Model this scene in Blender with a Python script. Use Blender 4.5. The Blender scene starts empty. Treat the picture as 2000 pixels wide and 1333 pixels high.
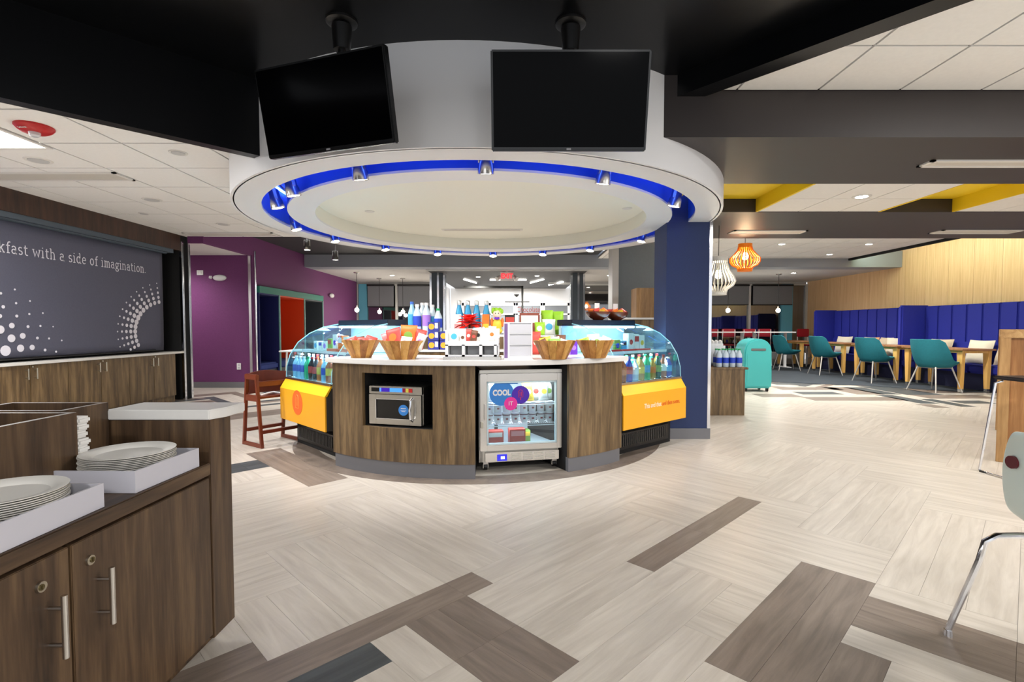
import bpy, bmesh, math, random
from mathutils import Vector, Matrix
random.seed(7)
SC = bpy.context.scene
COL = SC.collection
PI = math.pi
def R(d): return math.radians(d)

# ------------------------------------------------------------------ camera, world, exposure
CAM_H, FPX, PITCH = 1.15, 1000.0, math.atan(0.04)
cam = bpy.data.cameras.new('camera'); camo = bpy.data.objects.new('camera', cam); COL.objects.link(camo)
camo.location = (0, 0, CAM_H); camo.rotation_euler = (PI/2 - PITCH, 0, 0)
cam.sensor_width = 36; cam.lens = 18.0; cam.shift_x = -0.005; cam.shift_y = 0.00675
cam.clip_start = 0.05; cam.clip_end = 200
SC.camera = camo
w = bpy.data.worlds.new('world'); SC.world = w; w.use_nodes = True
w.node_tree.nodes['Background'].inputs[0].default_value = (0.92, 0.95, 1.0, 1)
w.node_tree.nodes['Background'].inputs[1].default_value = 0.88
SC.view_settings.view_transform = 'Standard'; SC.view_settings.look = 'None'
SC.view_settings.gamma = 1.0; SC.view_settings.exposure = 0.45
SC.view_settings.use_curve_mapping = False
SC.cycles.max_bounces = 6; SC.cycles.diffuse_bounces = 3; SC.cycles.glossy_bounces = 3; SC.cycles.transmission_bounces = 3; SC.cycles.transparent_max_bounces = 8
SC.cycles.adaptive_threshold = 0.03
SC.cycles.caustics_reflective = False; SC.cycles.caustics_refractive = False; SC.cycles.sample_clamp_indirect = 6.0

def _ray(px, py):
    a = (px-1010)/FPX; b = (680-py)/FPX
    c, s = math.cos(PITCH), math.sin(PITCH)
    return Vector((a, c + b*s, -s + b*c))
def at(px, py, Y):                      # the point seen there, at depth Y
    d = _ray(px, py); return Vector((0, 0, CAM_H)) + d*(Y/d.y)
def fl(px, py, z=0.0):                  # the point seen there, at height z
    d = _ray(px, py); return Vector((0, 0, CAM_H)) + d*((z-CAM_H)/d.z)

# ------------------------------------------------------------------ materials
def lin(c):
    def f(v):
        v /= 255.0
        return v/12.92 if v <= 0.04045 else ((v+0.055)/1.055)**2.4
    return (f(c[0]), f(c[1]), f(c[2]), 1.0)
MATS = {}
def mat(name, col, rough=0.5, metal=0.0, emit=0.0, emitcol=None, alpha=1.0, noise=0.0, scale=8.0, bump=0.0, stretch=(1, 1, 1), spec=0.5, coat=0.0, trans=0.0):
    if name in MATS: return MATS[name]
    m = bpy.data.materials.new(name); m.use_nodes = True; MATS[name] = m
    nt = m.node_tree; b = nt.nodes['Principled BSDF']
    c = lin(col)
    b.inputs['Base Color'].default_value = c
    b.inputs['Roughness'].default_value = rough; b.inputs['Metallic'].default_value = metal
    b.inputs['Specular IOR Level'].default_value = spec
    if coat: b.inputs['Coat Weight'].default_value = coat
    if trans: b.inputs['Transmission Weight'].default_value = trans
    if emit:
        b.inputs['Emission Color'].default_value = lin(emitcol or col); b.inputs['Emission Strength'].default_value = emit
    if alpha < 1: b.inputs['Alpha'].default_value = alpha
    if noise or bump:
        tc = nt.nodes.new('ShaderNodeTexCoord'); mp = nt.nodes.new('ShaderNodeMapping'); mp.inputs['Scale'].default_value = stretch
        nz = nt.nodes.new('ShaderNodeTexNoise'); nz.inputs['Scale'].default_value = scale; nz.inputs['Detail'].default_value = 3
        nt.links.new(tc.outputs['Object'], mp.inputs[0]); nt.links.new(mp.outputs[0], nz.inputs['Vector'])
        if noise:
            mx = nt.nodes.new('ShaderNodeMixRGB'); mx.blend_type = 'MIX'
            mx.inputs[1].default_value = tuple(v*(1-noise) for v in c[:3]) + (1,)
            mx.inputs[2].default_value = tuple(min(1, v*(1+noise)) for v in c[:3]) + (1,)
            nt.links.new(nz.outputs[0], mx.inputs[0]); nt.links.new(mx.outputs[0], b.inputs['Base Color'])
        if bump:
            bp = nt.nodes.new('ShaderNodeBump'); bp.inputs['Strength'].default_value = bump; bp.inputs['Distance'].default_value = 0.01
            nt.links.new(nz.outputs[0], bp.inputs['Height']); nt.links.new(bp.outputs[0], b.inputs['Normal'])
    return m
def wood(name, c0, c1, c2, stretch=(9, 9, 0.7), rough=0.45, scale=2.2, coat=0.0):
    if name in MATS: return MATS[name]
    m = bpy.data.materials.new(name); m.use_nodes = True; MATS[name] = m
    nt = m.node_tree; b = nt.nodes['Principled BSDF']; L = nt.links.new
    tc = nt.nodes.new('ShaderNodeTexCoord'); mp = nt.nodes.new('ShaderNodeMapping'); mp.inputs['Scale'].default_value = stretch
    L(tc.outputs['Object'], mp.inputs[0])
    n1 = nt.nodes.new('ShaderNodeTexNoise'); n1.inputs['Scale'].default_value = scale; n1.inputs['Detail'].default_value = 6; n1.inputs['Distortion'].default_value = 0.6
    n2 = nt.nodes.new('ShaderNodeTexNoise'); n2.inputs['Scale'].default_value = scale*7; n2.inputs['Detail'].default_value = 4
    L(mp.outputs[0], n1.inputs['Vector']); L(mp.outputs[0], n2.inputs['Vector'])
    add = nt.nodes.new('ShaderNodeMath'); add.operation = 'MULTIPLY_ADD'; add.inputs[1].default_value = 0.35
    L(n2.outputs[0], add.inputs[0]); L(n1.outputs[0], add.inputs[2])
    cr = nt.nodes.new('ShaderNodeValToRGB')
    cr.color_ramp.elements[0].position = 0.42; cr.color_ramp.elements[0].color = lin(c0)
    cr.color_ramp.elements[1].position = 0.95; cr.color_ramp.elements[1].color = lin(c2)
    e = cr.color_ramp.elements.new(0.66); e.color = lin(c1)
    L(add.outputs[0], cr.inputs[0]); L(cr.outputs[0], b.inputs['Base Color'])
    b.inputs['Roughness'].default_value = rough
    if coat: b.inputs['Coat Weight'].default_value = coat
    return m
def glass(name, tint=(235, 245, 250), alpha=0.12, rough=0.02):      # thin pane: mostly see-through with a sheen
    if name in MATS: return MATS[name]
    m = bpy.data.materials.new(name); m.use_nodes = True; MATS[name] = m
    nt = m.node_tree; L = nt.links.new
    for n in list(nt.nodes): nt.nodes.remove(n)
    o = nt.nodes.new('ShaderNodeOutputMaterial'); mx = nt.nodes.new('ShaderNodeMixShader')
    t = nt.nodes.new('ShaderNodeBsdfTransparent'); t.inputs[0].default_value = lin(tint)
    g = nt.nodes.new('ShaderNodeBsdfGlossy'); g.inputs['Roughness'].default_value = rough
    mx.inputs[0].default_value = alpha
    L(t.outputs[0], mx.inputs[1]); L(g.outputs[0], mx.inputs[2]); L(mx.outputs[0], o.inputs[0])
    return m
def lamp(name, col, strength): return mat(name, col, 0.5, emit=strength, emitcol=col)

WHITE = mat('white_paint', (226, 224, 220), 0.7)
DRUMWHITE = mat('drum_white_paint', (232, 233, 236), 0.5)
TILE = mat('ceiling_tile', (240, 239, 237), 0.9, noise=0.04, scale=40)
GRID = mat('ceiling_grid', (140, 140, 142), 0.6)
BLACKC = mat('black_soffit_paint', (7, 8, 11), 0.28, spec=.22)
BROWNC = mat('dark_brown_soffit_paint', (47, 41, 40), 0.5, noise=0.12, scale=2, stretch=(0.3, 3, 3))
GREYC = mat('grey_soffit_paint', (150, 156, 166), 0.6)
DARKC = mat('charcoal_ceiling_paint', (46, 46, 48), 0.6)
YELLOWP = mat('yellow_paint', (252, 218, 36), 0.55)
BLUEP = mat('blue_cove_paint', (36, 84, 212), 0.5)
PURPLE = mat('purple_fabric_wall', (108, 50, 102), 0.75, noise=0.18, scale=60)
NAVYW = mat('navy_grasscloth', (38, 52, 92), 0.8, noise=0.25, scale=45, stretch=(1, 1, 6))
CHROME = mat('chrome', (225, 226, 230), 0.12, 1.0)
STEEL = mat('brushed_steel', (200, 196, 188), 0.28, 1.0, noise=0.08, scale=6, stretch=(1, 1, 30))
STEELL = mat('satin_steel', (214, 210, 204), 0.25, 1.0)
BASE = mat('grey_vinyl_base', (112, 112, 116), 0.55)
CREAM = mat('cream_ceiling', (240, 239, 228), 0.7)
BLACK = mat('black_plastic', (14, 14, 15), 0.35)
BLACKM = mat('matt_black', (6, 6, 7), 0.8)
WOODK = wood('walnut_laminate', (60, 44, 27), (100, 79, 51), (142, 116, 80))
WOODF = wood('dark_walnut_laminate', (48, 34, 23), (80, 60, 42), (112, 88, 62))
WOODV = wood('dark_valance_wood', (38, 22, 14), (58, 36, 24), (78, 52, 36))
WOODL = wood('oak_laminate', (150, 110, 64), (182, 140, 88), (205, 166, 112))
WOODLT = wood('oak_laminate_top', (150, 110, 64), (182, 140, 88), (205, 166, 112), stretch=(9, 0.7, 9))
WOODFT = wood('dark_walnut_laminate_top', (48, 34, 23), (80, 60, 42), (112, 88, 62), stretch=(9, 0.7, 9))
WOODW = wood('blond_wood_panelling', (214, 172, 124), (228, 188, 142), (238, 202, 160), stretch=(14, 14, 0.5))
QUARTZ = mat('white_quartz', (224, 222, 218), 0.3, noise=0.03, scale=60)
WHITEP = mat('white_plastic', (236, 236, 236), 0.35)
LAVP = mat('pale_grey_plastic', (200, 199, 208), 0.4)
GLASSC = glass('clear_glass', alpha=0.08)
GLASSB = glass('case_glass', (226, 244, 250), 0.10)

# ------------------------------------------------------------------ mesh builder
class MB:
    def __init__(s, M=None): s.v = []; s.f = []; s.M = M or Matrix()
    def add(s, vs, fs):
        o = len(s.v); s.v += [tuple(s.M @ Vector(p)) for p in vs]; s.f += [tuple(o+i for i in f) for f in fs]; return s
    def box(s, x0, x1, y0, y1, z0, z1):
        return s.add([(x0,y0,z0),(x1,y0,z0),(x1,y1,z0),(x0,y1,z0),(x0,y0,z1),(x1,y0,z1),(x1,y1,z1),(x0,y1,z1)],
                     [(0,3,2,1),(4,5,6,7),(0,1,5,4),(1,2,6,5),(2,3,7,6),(3,0,4,7)])
    def prism(s, poly, z0, z1):
        n = len(poly)
        return s.add([(p[0],p[1],z0) for p in poly]+[(p[0],p[1],z1) for p in poly],
                     [tuple(range(n))[::-1], tuple(range(n, 2*n))]+[(i,(i+1)%n,n+(i+1)%n,n+i) for i in range(n)])
    def prismx(s, poly, x0, x1):                    # poly in (y, z)
        n = len(poly)
        return s.add([(x0,p[0],p[1]) for p in poly]+[(x1,p[0],p[1]) for p in poly],
                     [tuple(range(n))[::-1], tuple(range(n, 2*n))]+[(i,(i+1)%n,n+(i+1)%n,n+i) for i in range(n)])
    def prismy(s, poly, y0, y1):                    # poly in (x, z)
        n = len(poly)
        return s.add([(p[0],y0,p[1]) for p in poly]+[(p[0],y1,p[1]) for p in poly],
                     [tuple(range(n))[::-1], tuple(range(n, 2*n))]+[(i,(i+1)%n,n+(i+1)%n,n+i) for i in range(n)])
    def cyl(s, p0, p1, r0, r1=None, n=16):
        r1 = r0 if r1 is None else r1
        p0, p1 = Vector(p0), Vector(p1); d = (p1-p0).normalized()
        a = d.orthogonal().normalized(); b = d.cross(a)
        A = [p0 + a*(r0*math.cos(2*PI*i/n)) + b*(r0*math.sin(2*PI*i/n)) for i in range(n)]
        B = [p1 + a*(r1*math.cos(2*PI*i/n)) + b*(r1*math.sin(2*PI*i/n)) for i in range(n)]
        return s.add(A+B, [tuple(range(n))[::-1], tuple(range(n,2*n))]+[(i,(i+1)%n,n+(i+1)%n,n+i) for i in range(n)])
    def tube(s, pts, r, n=8, closed=False):
        pts = [Vector(p) for p in pts]; m = len(pts); rings = []
        prev = None
        for i, p in enumerate(pts):
            if closed: d = pts[(i+1)%m]-pts[i-1]
            else: d = pts[min(i+1,m-1)]-pts[max(i-1,0)]
            d.normalize()
            if prev is None: a = d.orthogonal().normalized()
            else:
                a = prev - d*prev.dot(d); a.normalize()
            prev = a; b = d.cross(a)
            rr = r[i] if isinstance(r, (list, tuple)) else r
            rings.append([p + a*(rr*math.cos(2*PI*k/n)) + b*(rr*math.sin(2*PI*k/n)) for k in range(n)])
        vs = [q for g in rings for q in g]; fs = []
        for i in range(m if closed else m-1):
            j = (i+1)%m
            fs += [(i*n+k, i*n+(k+1)%n, j*n+(k+1)%n, j*n+k) for k in range(n)]
        if not closed: fs += [tuple(range(n))[::-1], tuple((m-1)*n+k for k in range(n))]
        return s.add(vs, fs)
    def lathe(s, prof, n=24, c=(0,0,0)):            # closed solid of revolution about z, profile (r, z)
        vs = []; fs = []; m = len(prof)
        for r, z in prof:
            vs += [(c[0]+r*math.cos(2*PI*k/n), c[1]+r*math.sin(2*PI*k/n), c[2]+z) for k in range(n)]
        for i in range(m-1):
            fs += [(i*n+k, i*n+(k+1)%n, (i+1)*n+(k+1)%n, (i+1)*n+k) for k in range(n)]
        fs += [tuple(range(n))[::-1], tuple((m-1)*n+k for k in range(n))]
        return s.add(vs, fs)
    def arc(s, cx, cy, r0, r1, t0, t1, z0, z1, step=2.0):   # curved block; angle from -Y towards +X, degrees
        n = max(1, int(math.ceil(abs(t1-t0)/step))); full = abs(abs(t1-t0)-360) < 1e-6
        P = lambda r, t: (cx+r*math.sin(R(t)), cy-r*math.cos(R(t)))
        vs = []; k = n if full else n+1
        for i in range(k):
            t = t0+(t1-t0)*i/n
            a, b = P(r0, t), P(r1, t)
            vs += [(a[0],a[1],z0),(b[0],b[1],z0),(b[0],b[1],z1),(a[0],a[1],z1)]
        fs = []
        for i in range(n):
            p, q = 4*i, 4*((i+1) % k)
            fs += [(p+j, p+(j+1)%4, q+(j+1)%4, q+j) for j in range(4)]
        if not full: fs += [(0,3,2,1), (4*n,4*n+1,4*n+2,4*n+3)]
        return s.add(vs, fs)
    def ell(s, c, rx, ry, rz, n=12, m=8):
        vs = []; fs = []
        for i in range(1, m):
            a = PI*i/m
            vs += [(c[0]+rx*math.sin(a)*math.cos(2*PI*k/n), c[1]+ry*math.sin(a)*math.sin(2*PI*k/n), c[2]+rz*math.cos(a)) for k in range(n)]
        vs += [(c[0],c[1],c[2]+rz),(c[0],c[1],c[2]-rz)]
        for i in range(m-2): fs += [(i*n+k, i*n+(k+1)%n, (i+1)*n+(k+1)%n, (i+1)*n+k) for k in range(n)]
        t = (m-1)*n
        fs += [(t,(k+1)%n,k) for k in range(n)] + [(t+1,(m-2)*n+k,(m-2)*n+(k+1)%n) for k in range(n)]
        return s.add(vs, fs)
    def mesh(s, name, bevel=0.0, smooth=True, angle=35):
        me = bpy.data.meshes.new(name); me.from_pydata(s.v, [], s.f)
        bm = bmesh.new(); bm.from_mesh(me)
        if bevel:
            es = [e for e in bm.edges if len(e.link_faces) == 2 and e.calc_face_angle(0) > 0.6]
            bmesh.ops.bevel(bm, geom=es, offset=bevel, segments=2, affect='EDGES', clamp_overlap=True)
        bmesh.ops.recalc_face_normals(bm, faces=bm.faces)
        bm.to_mesh(me); bm.free()
        if smooth and len(me.polygons):
            me.shade_smooth(); me.set_sharp_from_angle(angle=R(angle))
        return me
    def build(s, name, m, parent=None, bevel=0.0, smooth=True, angle=35, label=None):
        me = s.mesh(name, bevel, smooth, angle); me.materials.append(m)
        return link(name, me, parent, label)
def link(name, me, parent=None, label=None):
    o = bpy.data.objects.new(name, me); COL.objects.link(o)
    if parent is not None: o.parent = parent
    if label: o['label'] = label
    return o
def thing(name, label, cat, loc=(0,0,0), rotz=0.0, group=None, rot=None):
    o = bpy.data.objects.new(name, None); COL.objects.link(o); o.empty_display_size = 0.05
    o.location = loc; o.rotation_euler = rot or (0, 0, rotz); o['label'] = label; o['category'] = cat
    if group: o['group'] = group
    return o
def tag(o, label, cat, group=None):
    o['label'] = label; o['category'] = cat
    if group: o['group'] = group
    return o
def struct(o, label=None):
    o['kind'] = 'structure'
    if label: o['label'] = label
    return o
def sempty(name, label=None, loc=(0,0,0)):
    o = bpy.data.objects.new(name, None); COL.objects.link(o); o.location = loc; o.empty_display_size = 0.05
    return struct(o, label)
CACHE = {}
def inst(key, builder, name, label, cat, loc, rotz=0.0, group=None, rot=None, scale=None):
    """builder(add) adds parts once: add(part, MB, material, parent_index=None); later copies share the mesh data"""
    if key not in CACHE:
        L = []
        def add(pn, mb, m, par=None, bevel=0.0, angle=35):
            me = mb.mesh(pn, bevel, True, angle); me.materials.append(m); L.append((pn, me, par)); return len(L)-1
        builder(add); CACHE[key] = L
    L = CACHE[key]
    if len(L) == 1:
        o = link(name, L[0][1]); o.location = loc; o.rotation_euler = rot or (0,0,rotz); tag(o, label, cat, group)
        if scale: o.scale = scale
        return o
    t = thing(name, label, cat, loc, rotz, group, rot); made = []
    if scale: t.scale = scale
    for pn, me, par in L: made.append(link(pn, me, t if par is None else made[par]))
    return t
def light(name, kind, loc, energy, col=(1,1,1), rot=(0,0,0), size=0.3, sizey=None, spot=None, parent=None, blend=0.6):
    d = bpy.data.lights.new(name, kind); d.energy = energy; d.color = col
    if kind == 'AREA':
        d.size = size
        if sizey: d.shape = 'RECTANGLE'; d.size_y = sizey
    else: d.shadow_soft_size = size
    if spot: d.spot_size = R(spot); d.spot_blend = blend
    o = bpy.data.objects.new(name, d); COL.objects.link(o); o.location = loc; o.rotation_euler = rot
    if parent: o.parent = parent
    return o
def text(body, size, m, parent, M, name='lettering', width=None, extrude=0.0008, align='LEFT', bold=0.0):
    c = bpy.data.curves.new(name, 'FONT'); c.body = body; c.size = size; c.extrude = extrude; c.align_x = align; c.align_y = 'CENTER'; c.offset = bold
    c.resolution_u = 3
    o = bpy.data.objects.new(name, c); COL.objects.link(o)
    bpy.context.view_layer.update()
    me = bpy.data.meshes.new_from_object(o.evaluated_get(bpy.context.evaluated_depsgraph_get()))
    bpy.data.objects.remove(o); bpy.data.curves.remove(c)
    if width:
        xs = [v.co.x for v in me.vertices]; k = width/(max(xs)-min(xs)); me.transform(Matrix.Diagonal((k, 1, 1, 1)))
    me.transform(M); me.name = name; me.materials.clear(); me.materials.append(m)
    return link(name, me, parent)
ORD = ['first','second','third','fourth','fifth','sixth','seventh','eighth','ninth','tenth','eleventh','twelfth','thirteenth','fourteenth','fifteenth','sixteenth']
# ================================================================== THE SHELL
# ------------------------------------------------------------------ floor: vinyl planks laid at 45 degrees in block herringbone
S = 0.152; Q = math.sqrt(0.5)
def uv(p): return ((p[0]+p[1])*Q, (p[1]-p[0])*Q)
def xy(u, v): return ((u-v)*Q, (u+v)*Q)
def plank_mat(name, c0, c1, rough):
    m = bpy.data.materials.new(name); m.use_nodes = True; MATS[name] = m
    nt = m.node_tree; b = nt.nodes['Principled BSDF']; L = nt.links.new
    u = nt.nodes.new('ShaderNodeUVMap'); mp = nt.nodes.new('ShaderNodeMapping'); mp.inputs['Scale'].default_value = (1.3, 14, 1)
    L(u.outputs[0], mp.inputs[0])
    n1 = nt.nodes.new('ShaderNodeTexNoise'); n1.inputs['Scale'].default_value = 1.6; n1.inputs['Detail'].default_value = 7; n1.inputs['Roughness'].default_value = 0.62; n1.inputs['Distortion'].default_value = 0.5
    L(mp.outputs[0], n1.inputs['Vector'])
    cr = nt.nodes.new('ShaderNodeValToRGB'); cr.color_ramp.elements[0].position = 0.3; cr.color_ramp.elements[0].color = lin(c0)
    cr.color_ramp.elements[1].position = 0.68; cr.color_ramp.elements[1].color = lin(c1)
    L(n1.outputs[0], cr.inputs[0])
    a = nt.nodes.new('ShaderNodeAttribute'); a.attribute_name = 'tone'
    mul = nt.nodes.new('ShaderNodeMixRGB'); mul.blend_type = 'MULTIPLY'; mul.inputs[0].default_value = 1
    L(cr.outputs[0], mul.inputs[1]); L(a.outputs['Color'], mul.inputs[2]); L(mul.outputs[0], b.inputs['Base Color'])
    b.inputs['Roughness'].default_value = rough
    return m
PMATS = [plank_mat('cream_plank', (182, 173, 161), (208, 200, 188), 0.36), plank_mat('taupe_plank', (104, 92, 82), (140, 126, 114), 0.44), plank_mat('charcoal_plank', (50, 54, 56), (76, 82, 84), 0.46)]
accent = {}
def rect_cells(pts, tone):
    us = [uv(p)[0]/S for p in pts]; vs = [uv(p)[1]/S for p in pts]
    u0, u1, v0, v1 = round(min(us)), round(max(us)), round(min(vs)), round(max(vs))
    if u1 == u0: u1 += 1
    if v1 == v0: v1 += 1
    along_u = (u1-u0) >= (v1-v0)
    for i in range(u0, u1):
        for j in range(v0, v1):
            key = ('a', tone, 'u' if along_u else 'v', j if along_u else i, (i if along_u else j)//9)
            accent[(i, j)] = (key, tone, along_u)
def accent_px(pxs, tone): rect_cells([fl(*p) for p in pxs], tone)
accent_px([(1228,1090),(1272,1110),(1465,972),(1418,968)], 1)
accent_px([(1578,1097),(1725,1135),(1392,1330),(1600,1400)], 1)
accent_px([(1706,1200),(1694,1230),(1998,1276),(2100,1360)], 1)
accent_px([(910,1120),(948,1140),(440,1331),(560,1331)], 1)
accent_px([(905,1172),(778,1228),(1138,1331),(1000,1400)], 1)
accent_px([(692,1276),(730,1322),(575,1332)], 2)
accent_px([(1680,1275),(1780,1310),(1730,1370)], 1)
accent_px([(440,928),(452,905),(540,894),(555,905)], 2)
accent_px([(548,876),(605,945),(663,937)], 1)
accent_px([(340,1310),(445,1258),(400,1330)], 1)
X0, X1, Y0, Y1 = -8.5, 11.5, 0.4, 18.5
W, N = 3, 3
planks = {}
umin, umax = int((X0+Y0)*Q/S)-2, int((X1+Y1)*Q/S)+2
vmin, vmax = int((Y0-X1)*Q/S)-2, int((Y1-X0)*Q/S)+2
rng = random.Random(3); zone_tone = {}
for i in range(umin, umax):
    for j in range(vmin, vmax):
        x, y = xy((i+.5)*S, (j+.5)*S)
        if not (X0 < x < X1 and Y0 < y < Y1): continue
        if (i, j) in accent: key, tone, au = accent[(i, j)]
        else:
            I, J = i//W, j//W; k = (I-J) % (2*N)
            if k < N: key = ('h', (I-k), j); au = True
            else: key = ('v', i, J-(2*N-1-k)); au = False
            if key not in zone_tone:
                r = rng.random(); t = 0
                if y > 6.2 and x < -1.5: t = 1 if r < .38 else (2 if r < .48 else 0)
                elif x > 3.2 and y > 9.3: t = 1 if r < .35 else (2 if r < .6 else 0)
                elif x < -2.4 and y > 5: t = 1 if r < .2 else 0
                zone_tone[key] = t
            tone = zone_tone[key]
        planks.setdefault((key, tone, au), []).append((i, j))
floor = struct(MB().box(X0, X1, -3.0, Y1, -0.08, -0.0045).build('floor', mat('floor_underlay', (150, 142, 130), 0.8)), 'vinyl plank floor of cream, taupe and charcoal boards laid on the diagonal')
runs = []
for (key, tone, au), cells in planks.items():
    line = {}
    for i, j in cells: line.setdefault(j if au else i, []).append(i if au else j)
    for c, ks in line.items():
        ks.sort(); a = ks[0]; p = a
        for q in ks[1:]+[None]:
            if q is None or q != p+1:
                runs.append((c, a, p+1, au, tone))
                if q is not None: a = q
            p = q if q is not None else p
def plank_geo(c, a, b, au):
    g = 0.0005
    u0, u1, v0, v1 = (a*S+g, b*S-g, c*S+g, (c+1)*S-g) if au else (c*S+g, (c+1)*S-g, a*S+g, b*S-g)
    P = [xy(u0,v0), xy(u1,v0), xy(u1,v1), xy(u0,v1)]
    vs = [(x, y, -0.0045) for x, y in P]+[(x, y, 0.0) for x, y in P]
    ln, wd = (b-a)*S, S
    ring = [(0,0),(ln,0),(ln,wd),(0,wd)] if au else [(0,0),(0,wd),(ln,wd),(ln,0)]
    if not au: ring = [(0,0),(0,wd),(ln,wd),(ln,0)]
    return vs, [(4,5,6,7),(0,1,5,4),(1,2,6,5),(2,3,7,6),(3,0,4,7)], ring
def plank_mesh(lst, name):
    vs, fs, uvs, tones, mi = [], [], [], [], []
    for c, a, b, au, tone in lst:
        v, f, ring = plank_geo(c, a, b, au); o = len(vs); vs += v; fs += [tuple(o+k for k in q) for q in f]
        ou, ov = rng.random()*40, rng.random()*40; t = 0.95+0.08*rng.random()
        for q in f:
            for k in q: uvs.append((ring[k % 4][0]+ou, ring[k % 4][1]+ov)); tones.append(t)
            mi.append(tone)
    me = bpy.data.meshes.new(name); me.from_pydata(vs, [], fs)
    ul = me.uv_layers.new(name='UVMap'); ul.data.foreach_set('uv', [x for p in uvs for x in p])
    ca = me.color_attributes.new('tone', 'FLOAT_COLOR', 'CORNER'); ca.data.foreach_set('color', [x for t in tones for x in (t, t, t, 1)])
    tones_used = sorted(set(mi))
    for t in tones_used: me.materials.append(PMATS[t])
    me.polygons.foreach_set('material_index', [tones_used.index(t) for t in mi])
    return me
def seen_size(r):
    c, a, b, au, tone = r
    u, v = (((a+b)/2*S, (c+.5)*S) if au else ((c+.5)*S, (a+b)/2*S)); x, y = xy(u, v)
    if y < 1.45 or abs(x) > y*1.0+0.3: return 0
    if x < -1.1 and y < 1.9: return 0
    if (x+.4)**2+(y-5.65)**2 < 1.7**2: return 0
    return (b-a)/(y**3)
runs.sort(key=seen_size, reverse=True)
for r in runs[:281]: link('plank', plank_mesh([r], 'plank'), floor)
INL = []
for px0, py0, px1, py1, tone in [(1580,776,1760,783,1),(1640,757,1692,771,1),(1683,757,1722,771,2),(1722,755,1790,772,2),(1755,772,1790,789,2),(1838,780,1866,795,2),(1520,757,1640,762,1),(1560,766,1640,771,2),(1790,760,1935,768,1),(1800,772,1936,779,1),(1510,748,1600,752,2),(1620,748,1700,753,2),(1810,790,1840,797,1),(1870,783,1935,789,2),(1480,770,1560,776,1)]:
    q0, q1 = fl(px0, py1), fl(px1, py0); ym = (q0.y+q1.y)/2; INL.append(((px0-1010)/1000*ym, (px1-1010)/1000*ym, q0.y, q1.y, tone))
for x0_, x1_, y0_, y1_, tone in INL:
    o = MB().box(x0_, x1_, y0_, y1_, -.002, .0012).build('plank', PMATS[tone], floor, smooth=False)
    ca = o.data.color_attributes.new('tone', 'FLOAT_COLOR', 'CORNER'); ca.data.foreach_set('color', [1.0]*4*len(o.data.loops)); ul = o.data.uv_layers.new(name='UVMap')
    for lp in o.data.loops: v_ = o.data.vertices[lp.vertex_index].co; ul.data[lp.index].uv = (v_.x, v_.y)
o = link('plank_field', plank_mesh(runs[281:], 'plank_field'), floor); o['kind'] = 'stuff'

# ------------------------------------------------------------------ ceilings
def clip(poly, keep):                                   # keep: list of (a, b, c) with a*x+b*y+c >= 0
    for a, b, c in keep:
        out = []
        for i, p in enumerate(poly):
            q = poly[(i+1) % len(poly)]; dp = a*p[0]+b*p[1]+c; dq = a*q[0]+b*q[1]+c
            if dp >= 0: out.append(p)
            if (dp >= 0) != (dq >= 0):
                t = dp/(dp-dq); out.append((p[0]+(q[0]-p[0])*t, p[1]+(q[1]-p[1])*t))
        poly = out
        if len(poly) < 3: return []
    return poly
def tiled_ceiling(label, x0, x1, y0, y1, z, ts, keep, ox, oy, skip=None, tm=TILE):
    outline = clip([(x0,y0),(x1,y0),(x1,y1),(x0,y1)], keep)
    c = struct(MB().prism(outline, z+0.012, z+0.05).build('ceiling', GRID), label)
    n = 0
    for i in range(int((x0-ox)//ts)-1, int((x1-ox)//ts)+2):
        for j in range(int((y0-oy)//ts)-1, int((y1-oy)//ts)+2):
            a, b = ox+i*ts, oy+j*ts; g = ts*0.014
            p = clip([(max(a+g,x0), max(b+g,y0)), (min(a+ts-g,x1), max(b+g,y0)), (min(a+ts-g,x1), min(b+ts-g,y1)), (max(a+g,x0), min(b+ts-g,y1))], keep) if min(a+ts-g,x1) > max(a+g,x0) and min(b+ts-g,y1) > max(b+g,y0) else []
            if len(p) < 3: continue
            if skip and skip(a+ts/2, b+ts/2): continue
            MB().prism(p, z, z+0.016).build('ceiling_tile', tm, c, smooth=False)
    return c
RX, RY, RO, RH = -0.344, 5.4, 2.32, 1.15+1.07           # the ceiling ring
# beam lines of the black soffit, at 45 degrees
ZL, ZR = 2.33, 2.70
LA, LB = fl(0, 190, ZL), fl(510, 305, ZL)
RA, RB = fl(1300, 197, ZR), fl(1821, 2, ZR)
def line_keep(a, b, inside):                            # half-plane through a, b containing the point inside
    n = (-(b[1]-a[1]), b[0]-a[0]); c = -(n[0]*a[0]+n[1]*a[1])
    s = 1 if n[0]*inside[0]+n[1]*inside[1]+c > 0 else -1
    l = math.hypot(*n); return (s*n[0]/l, s*n[1]/l, s*c/l)
kL_in = line_keep(LA, LB, (0, 0)); kR_in = line_keep(RA, RB, (0, 0))
neg = lambda k, d=0: (-k[0], -k[1], -k[2]-d)
def beam45(a, b, ext0, ext1, th, z0, z1, keep_in, m):
    a, b = Vector((a[0], a[1])), Vector((b[0], b[1])); d = (b-a).normalized(); n = Vector((-keep_in[0], -keep_in[1]))
    p, q = a-d*ext0, b+d*ext1
    o = MB().prism([p, q, q+n*th, p+n*th], z0, z1).build('ceiling_beam', m, smooth=False); return struct(o, 'black painted soffit beam crossing the ceiling at an angle')
beam45(LA, LB, 3.0, 0.15, 0.085, ZL, 2.90, kL_in, BLACKC)
beam45(RB, RA, 3.5, 0.05, 0.14, ZR, 2.90, kR_in, BLACKC)
dark = clip([(-7,-3),(7,-3),(7,6),(-7,6)], [kL_in, kR_in, (0,-1,4.6)])
struct(MB().prism(dark, 2.84, 2.90).build('ceiling', BLACKC, smooth=False), 'glossy black ceiling above the hanging screens')
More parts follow.
